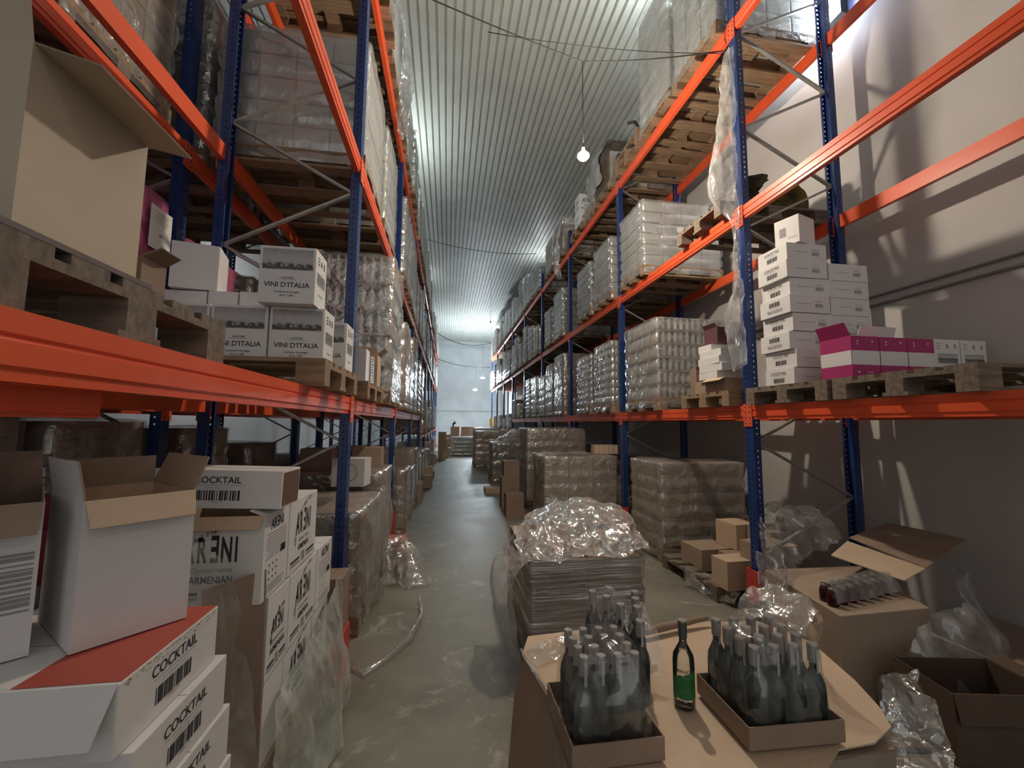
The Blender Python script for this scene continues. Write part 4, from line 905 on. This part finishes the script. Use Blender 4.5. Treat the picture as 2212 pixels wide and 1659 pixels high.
film_sheet([[(2.0, 2.52, .84), (2.1, 2.55, .86), (2.3, 2.9, 1.0)], [(1.93, 2.40, .62), (2.06, 2.42, .66), (2.25, 2.66, .84)], [(2.0, 2.5, .30), (2.10, 2.48, .4), (2.2, 2.52, .62)], [(2.05, 2.6, .04), (2.15, 2.5, .1), (2.2, 2.45, .3)]], 'shiny twisted film beside the first right post above the bulk carton', 16, 26, .05, 21, 8, FILMC)
# dark open carton at the lower right
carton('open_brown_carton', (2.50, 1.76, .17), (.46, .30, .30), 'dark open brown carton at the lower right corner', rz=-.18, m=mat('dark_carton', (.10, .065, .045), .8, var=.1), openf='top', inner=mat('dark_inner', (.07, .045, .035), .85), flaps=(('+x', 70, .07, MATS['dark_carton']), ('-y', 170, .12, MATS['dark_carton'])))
pallet((2.55, 1.6, .02), 'dark floor pallet under the open carton at the lower right', WOOD2, rz=-.18, W=.8)
film_sheet([[(1.98, 1.72, .42), (2.1, 1.78, .5), (2.2, 1.8, .52)], [(1.88, 1.62, .25), (1.98, 1.6, .3), (2.08, 1.55, .3)], [(1.84, 1.5, .05), (1.92, 1.42, .05), (2.0, 1.35, .05)]], 'crumpled film ball on the floor between the cardboard sheet and the dark carton', 16, 18, .06, 17, 7, FILMC)
carton('brown_carton', (3.55, 2.2, .0), (.9, 1.0, .26), 'wide low brown carton on the floor along the right wall', m=CARDD)
# ================================================================== CENTRE
# wrapped pallet in the aisle
cw = load((1.0, 3.42, 0), .84, 1.04, 'brownc', 3, .19, 'wrapped pallet of dark packs with a peaked crown of shiny film, standing in the aisle', None, FILMH, WOOD, top=False)
film_sheet([[(.52, 2.86, .72), (.75, 2.87, .73), (1.1, 2.87, .74), (1.45, 2.88, .74)], [(.50, 3.1, .80), (.75, 3.1, .86), (1.1, 3.1, .92), (1.44, 3.1, .90)], [(.58, 3.35, .84), (.85, 3.35, .93), (1.15, 3.35, 1.02), (1.44, 3.35, .96)], [(.75, 3.7, .86), (.95, 3.7, .93), (1.2, 3.7, .98), (1.44, 3.7, .92)], [(.7, 4.0, .72), (.95, 4.0, .74), (1.2, 4.0, .74), (1.44, 4.0, .73)]], 'peaked crown of crumpled shiny film on the wrapped pallet in the aisle', 44, 44, .035, 2, 7, film('shiny_crumpled_film', scale=15, base=.5, amp=.4, rough=.12, diff=.3, bump=.4, crease=.6))
film_sheet([[(.60, 3.3, .84), (.50, 3.1, .80), (.53, 2.86, .72)], [(.40, 3.35, .62), (.34, 3.05, .60), (.45, 2.80, .58)], [(.40, 3.35, .35), (.38, 3.05, .32), (.48, 2.78, .30)], [(.46, 3.3, .05), (.46, 3.0, .05), (.54, 2.80, .05)]], 'milky film bulging off the left side of the wrapped pallet in the aisle', 20, 30, .03, 5, 6, FILMM)
GW = 'small dark cartons seen at the top of the aisle pallet'
# load under the cardboard sheet
load((.99, 1.72, 0), 1.15, .82, 'brownc', 2, .205, 'low wrapped load under the cardboard sheet and the bottle trays at the bottom centre', None, FILMD, WOOD2, top=False)
sh = [(.36, 1.98, .60), (.42, 2.14, .60), (.80, 2.18, .60), (1.07, 2.13, .60), (1.40, 2.16, .60), (1.68, 2.13, .60), (1.78, 1.90, .60), (1.72, 1.62, .585), (1.66, 1.47, .58), (1.60, 1.38, .578), (1.46, 1.32, .58), (1.30, 1.30, .59), (1.10, 1.18, .60), (.80, 1.14, .60), (.50, 1.16, .60), (.44, 1.40, .60), (.42, 1.70, .60)]
o = MB().poly(sh[::-1], .006).build('cardboard_sheet', CARDL); tag(o, 'light kraft cardboard sheet with ragged corners lying under the bottle trays', 'cardboard')
o = MB().poly([(.37, 1.98, .605), (.42, 1.72, .60), (.455, 1.28, .60), (.42, 1.26, .25), (.33, 1.45, .2), (.28, 1.86, .2), (.33, 1.99, .45)], .006).build('hanging_cardboard', CARDD); tag(o, 'dark cardboard side panel hanging down left of the bottle trays', 'cardboard')
o = MB().tube([(.36, 2.0, .612), (.40, 1.75, .61), (.445, 1.45, .61), (.46, 1.25, .61)], [.008, .012, .009, .006], 6).build('film_edge', FILMC, smooth=True); tag(o, 'crinkled film edge along the left rim of the cardboard sheet', 'plastic film')
film_sheet([[(.38, 2.02, .615), (.55, 2.08, .615), (.72, 2.10, .615)], [(.40, 1.86, .612), (.55, 1.92, .612), (.66, 1.98, .612)]], 'glittering film strip on the rear left corner of the cardboard sheet', 16, 6, .012, 9, 14, FILMC)
# trays
def tray(loc, L, W, H, label, rz=0, m=CARDD):
    t = .004; mb = MB(); mb.box(-L/2, L/2, -W/2, W/2, 0, t)
    mb.box(-L/2, L/2, -W/2, -W/2+t, t, H); mb.box(-L/2, L/2, W/2-t, W/2, t, H); mb.box(-L/2, -L/2+t, -W/2+t, W/2-t, t, H*1.0); mb.box(L/2-t, L/2, -W/2+t, W/2-t, t, H)
    o = mb.build('cardboard_tray', m, None, loc, (0, 0, rz)); return tag(o, label, 'tray')
tray((.545, 1.475, .608), .30, .32, .07, 'shallow grey-brown tray holding the left pack of bottles')
tray((1.16, 1.455, .608), .345, .30, .07, 'shallow dark brown tray holding the right pack of bottles', -.03)
# bottles
BODYG = glass('clear_bottle_glass', (.95, .97, .96), alpha=.04)
BODYD = glass('smoky_bottle_glass', (.25, .30, .29), alpha=.45)
CAPM = mat('silver_cap', (.38, .37, .36), .35, .4)
NECKL = mat('neck_seal_paper', (.42, .41, .40), .5)
GLAB = mat('green_label', (.012, .13, .035), .45, col2=(.05, .25, .09), scale=14)
DLAB = mat('dark_teal_label', (.011, .020, .021), .5, var=.3, scale=10)
def bottle_meshes(r, h, body, lab, smooth=True, n=20):
    b = MB().lathe([(r*.9, 0), (r, .006), (r, h*.52), (r*.93, h*.58), (r*.55, h*.68), (r*.36, h*.73), (r*.34, h*.9)], n=n).mesh('glass_body', body, smooth=True)
    c = MB().lathe([(r*.50, h*.80), (r*.52, h*.985), (r*.49, h)], n=n).mesh('cap', CAPM)
    nk = MB().lathe([(r*.37, h*.735), (r*.37, h*.80)], n=n).mesh('neck_band', mat('dark_green_band', (.01, .05, .03), .4), smooth=True)
    lb = MB()
    lb.lathe([(r+.0006, h*.14), (r+.0006, h*.50)], n=n)
    return b, c, nk, lb.mesh('label', lab, smooth=True)
def put_bottle(ms, loc, label, group, seal=True):
    e = empty('vodka_bottle', loc, label, 'bottle', group)
    for nm, me in zip(('glass_body', 'cap', 'neck_band', 'label'), ms): link(nm, me, e)
    if seal:
        MB_ = SEAL; link('tax_seal', MB_, e)
    return e
SEAL = MB().box(-.005, .005, -.0185, -.0175, .20, .275).mesh('tax_seal', mat('grey_seal', (.42, .42, .41), .6))
msA = bottle_meshes(.0285, .285, BODYD, DLAB); msB = bottle_meshes(.0335, .29, BODYD, DLAB)
z0 = .612
for i in range(4):
    for j in range(4):
        put_bottle(msA, (.487+-.03+.0585*i, 1.385+.060*j, z0), 'dark bottle on the left tray, %s row, %s from the left' % (ordn[j], ordn[i]), 'bottles in the left tray')
for i in range(4):
    for j in range(4):
        put_bottle(msB, (1.048+.0725*i, 1.355+.068*j-.003*i, z0), 'dark bottle on the right tray, %s row, %s from the left' % (ordn[j], ordn[i]), 'bottles in the right tray')
for k, (x_, y) in enumerate(((.67, 1.90), (.715, 1.84), (.76, 1.93), (.83, 1.80), (.86, 1.87), (.755, 1.60), (.74, 1.75), (.80, 1.72))):
    put_bottle(msB, (x_, y, z0-.006), 'bottle in the loose film bag behind the left tray, %s from the left' % ordn[k], 'bottles behind the left tray')
# open bottle with green label
e = empty('vodka_bottle', (.905, 1.555, .602), 'single clear bottle with a green label standing alone on the cardboard sheet', 'bottle')
r_, h_ = .039, .305
MB().lathe([(r_*.9, 0), (r_, .006), (r_, h_*.52), (r_*.93, h_*.60), (r_*.55, h_*.69), (r_*.36, h_*.735), (r_*.32, h_*.80)], n=28).build('glass_body', BODYG, e, smooth=True)
MB().lathe([(r_*.40, h_*.80), (r_*.42, h_*.985), (r_*.39, h_)], n=28).build('cap', mat('dark_cap', (.10, .12, .11), .3, .3), e)
MB().lathe([(r_*.43, h_*.985), (r_*.43, h_*1.004)], n=28).build('cap_top', CAPM, e)
mb = MB(); nn = 24; v = []; 
for k in range(nn+1):
    a = math.radians(-120-75+150*k/nn); R = r_+.0007; zt = h_*(.36+.10*(k/nn)+.025*noise.noise(Vector((k*.4, 0, 0))))
    v += [(R*math.cos(a), R*math.sin(a), h_*.13), (R*math.cos(a), R*math.sin(a), zt)]
mb.add(v, [(2*k, 2*k+2, 2*k+3, 2*k+1) for k in range(nn)]); mb.build('green_label', GLAB, e, smooth=True)
mb = MB(); tv, tf = text_geo('SMIRNOFF', .0165, .02)
mb.add([((r_+.001)*math.cos(math.radians(-120)+a_/r_), (r_+.001)*math.sin(math.radians(-120)+a_/r_), h_*.43+b_) for a_, b_ in tv], tf); mb.build('label_lettering', mat('dark_green_ink', (.01, .05, .02), .5), e)
# film over packs
def pack_film(cx, cy_, L, W, z0_, z1_, seed, label, m=FILM):
    me = shell_mesh(L, W, 0, z1_-z0_, [], seed, bulge=.006, amp=.012, pinch=0, m=m, nz=16, topbump=.03)
    for v in me.vertices:   # film narrows towards the caps
        t = v.co.z/(z1_-z0_); s = 1-.17*max(0, (t-.5)/.5); v.co.x *= s; v.co.y *= s
    return tag(link('shrink_film', me, None, (cx, cy_, z0_)), label, 'plastic film')
pack_film(.545, 1.475, .262, .268, .618, .895, 1, 'tight shrink film round the left pack of bottles', film('tight_film', scale=9, base=.10, amp=.28, diff=.25, rough=.14, crease=.8, stretch=(1,1,.5)))
pack_film(1.157, 1.455, .29, .27, .618, .90, 2, 'tight shrink film round the right pack of bottles', MATS['tight_film'])
film_sheet([[(.63, 1.80, .64), (.72, 1.74, .64), (.80, 1.70, .64), (.86, 1.66, .64)], [(.64, 1.84, .80), (.72, 1.78, .82), (.82, 1.74, .82), (.88, 1.72, .80)], [(.66, 1.92, .88), (.74, 1.86, .90), (.82, 1.84, .86), (.88, 1.84, .86)]], 'loose film bag in front of the loose bottles behind the left tray', 20, 18, .02, 19, 8, FILMD)
film_sheet([[(1.25, 1.70, .80), (1.35, 1.62, .84), (1.42, 1.52, .84)], [(1.38, 1.80, .93), (1.48, 1.72, .95), (1.50, 1.56, .90)], [(1.50, 1.80, .80), (1.54, 1.70, .78), (1.50, 1.54, .74)], [(1.56, 1.76, .62), (1.56, 1.66, .61), (1.50, 1.50, .61)]], 'crumpled film tuft standing behind the right pack of bottles', 18, 20, .03, 23, 9, FILMC)
o = MB().tube([(.93, 2.02, .63), (1.08, 2.06, .635), (1.25, 2.10, .635), (1.38, 2.12, .64)], [.012, .02, .018, .01], 7).build('rolled_cardboard', CARDD, smooth=True); tag(o, 'rolled strip of torn cardboard lying behind the single bottle', 'cardboard')
# far pallet and cartons at the end of the aisle
load((.85, 22.0, 0), 1.2, .9, 'gcase', 4, .2, 'pale wrapped pallet standing in the aisle near the back wall', None, FILMC, WOOD2)
for k, (x_, y, L, W, H, z_) in enumerate(((1.3, 24.2, 1.1, .8, 1.0, 0), (.28, 24.6, .8, .8, 1.0, 0), (.45, 24.4, .5, .4, .45, 1.0), (1.15, 24.3, .7, .5, .45, 1.0), (1.75, 23.2, .6, .6, .5, 0), (-.15, 20.5, .5, .6, .9, 0), (-.2, 19.2, .35, .5, 1.25, 0), (.0, 22.5, .4, .6, .35, 0))):
    carton('brown_carton', (x_, y, z_), (L, W, H), 'pale brown carton in the heap before the back wall, %s of the heap' % ordn[k], m=CARDL, group='carton heap before the back wall', bevel=0)
o = MB().tube([(.35, 24.3, 1.46), (.35, 24.3, 1.6), (.45, 24.3, 1.66), (.42, 24.3, 1.78)], [.05, .06, .09, .04], 8).build('black_tool', BLACK, smooth=True); tag(o, 'small black object standing on the far heap of cartons', 'tool')
# ================================================================== lamps and cables
CABM = mat('black_cable', (.03, .03, .03), .6)
def sag(a, b, d, n=12): return [(a[0]+(b[0]-a[0])*t/n, a[1]+(b[1]-a[1])*t/n, a[2]+(b[2]-a[2])*t/n-d*4*(t/n)*(1-t/n)) for t in range(n+1)]
def cable(pts, label, r=.006):
    o = MB().tube(pts, r, 6).build('cable', CABM, smooth=True); return tag(o, label, 'cable')
cable(sag((2.66, 3.5, 5.40), (1.31, 3.86, 5.41), .03)[:-1]+sag((1.31, 3.86, 5.41), (-.74, 3.5, 5.62), .02), 'thin cable strung across the aisle above the nearest hanging bulb')
cable(sag((2.66, 3.52, 5.39), (.3, 3.66, 5.38), .06), 'second slack cable strung beside the first above the nearest bulb', .004)
def pendant(loc, ztop, label, on, col=(1, .8, .5), s=60, r=.034, dark=False):
    e = empty('hanging_bulb', loc, label, 'lamp')
    MB().tube([(0, 0, .05), (0, 0, ztop-loc[2])], .004, 6).build('cord', CABM, e)
    MB().lathe([(.012, .035), (.018, .04), (.018, .085), (.008, .10)], n=12).build('socket', BLACK, e, smooth=True)
    if on: MB().lathe([(.004, -.055), (r*.6, -.048), (r, -.02), (r*.95, .0), (r*.6, .022), (.014, .036)], n=16).build('bulb', emit('lit_bulb_'+label[:6], col, s), e, smooth=True)
    return e
pendant(BULB, 5.40, 'warm lit bulb hanging over the aisle, the nearest one', True, (1, .86, .68), 1000, .06)
pendant((2.05, 25.0, 4.38), 6.35, 'lit white bulb hanging far down the aisle, the upper right one of two', True, (.82, .93, 1), 760, .13)
pendant((1.75, 27.0, 3.82), 5.35, 'lit white bulb hanging far down the aisle, the lower left one of two', True, (.80, .92, 1), 680, .14)
pendant((1.25, 12.6, 4.7), 7.0, 'unlit black socket hanging from the third cable', False)
cable(sag((2.7, 25.0, 6.6), (-.7, 25.0, 7.0), .45), 'sagging cable across the far aisle carrying the upper bulb', .02)
cable(sag((2.7, 27.0, 5.3), (-.7, 27.0, 5.75), .2), 'sagging cable across the far aisle carrying the lower bulb', .02)
cable(sag((2.7, 12.6, 7.05), (-.7, 12.6, 7.25), .15), 'thin cable across the aisle under the ceiling, holding the unlit socket', .008)
# wall floodlight above the right rack
fl = empty('wall_floodlight', (3.98, 3.54, 6.05), 'bright white floodlight high on the right wall above the top shelf', 'lamp')
MB().box(-.02, .06, -.14, .14, -.1, .1).build('housing', BLACK, fl); MB().box(-.03, -.02, -.12, .12, -.08, .08).build('lens', emit('flood_lens', (.85, .95, 1), 40), fl)
light('flood', 'AREA', (3.93, 3.54, 6.05), 55, (.86, .96, 1), (.24, .16), (0, math.radians(100), math.radians(-25)))
pendant((2.9, 4.3, 7.55), 7.9, 'lamp above the near loads of the right top shelf', True, (.88, .97, .96), 900, .06)  # out-of-frame lamp added to brighten the ceiling on the right
pendant((-1.6, 8.9, 7.2), 7.9, 'lamp above the left top shelf hidden behind its loads', True, (.88, .97, .96), 1000, .05)  # added out of sight to light the ceiling and middle of the aisle
pendant((3.3, 14.5, 7.1), 7.9, 'second lamp above the right top shelf, deeper in', True, (.90, .97, 1), 280, .05)  # unseen helper lamp, added for more light deeper down the aisle
pendant((-1.6, 17.5, 7.1), 7.9, 'second lamp above the left top shelf, deeper in', True, (.90, .97, 1), 280, .05)  # hidden fill, added for the deeper left side
pendant((1.3, -1.6, 4.4), 7.9, 'lamp hanging over the aisle behind the viewpoint', True, (1, .90, .78), 90, .06)  # unseen bulb added as fill for faces turned to the camera
light('side_aisle_fill', 'POINT', (-5.2, 13, 5), 110, (.85, .95, 1), .1)  # bodiless fill, added to light the glimpses through the left racks
print('objects', len(COL.objects))
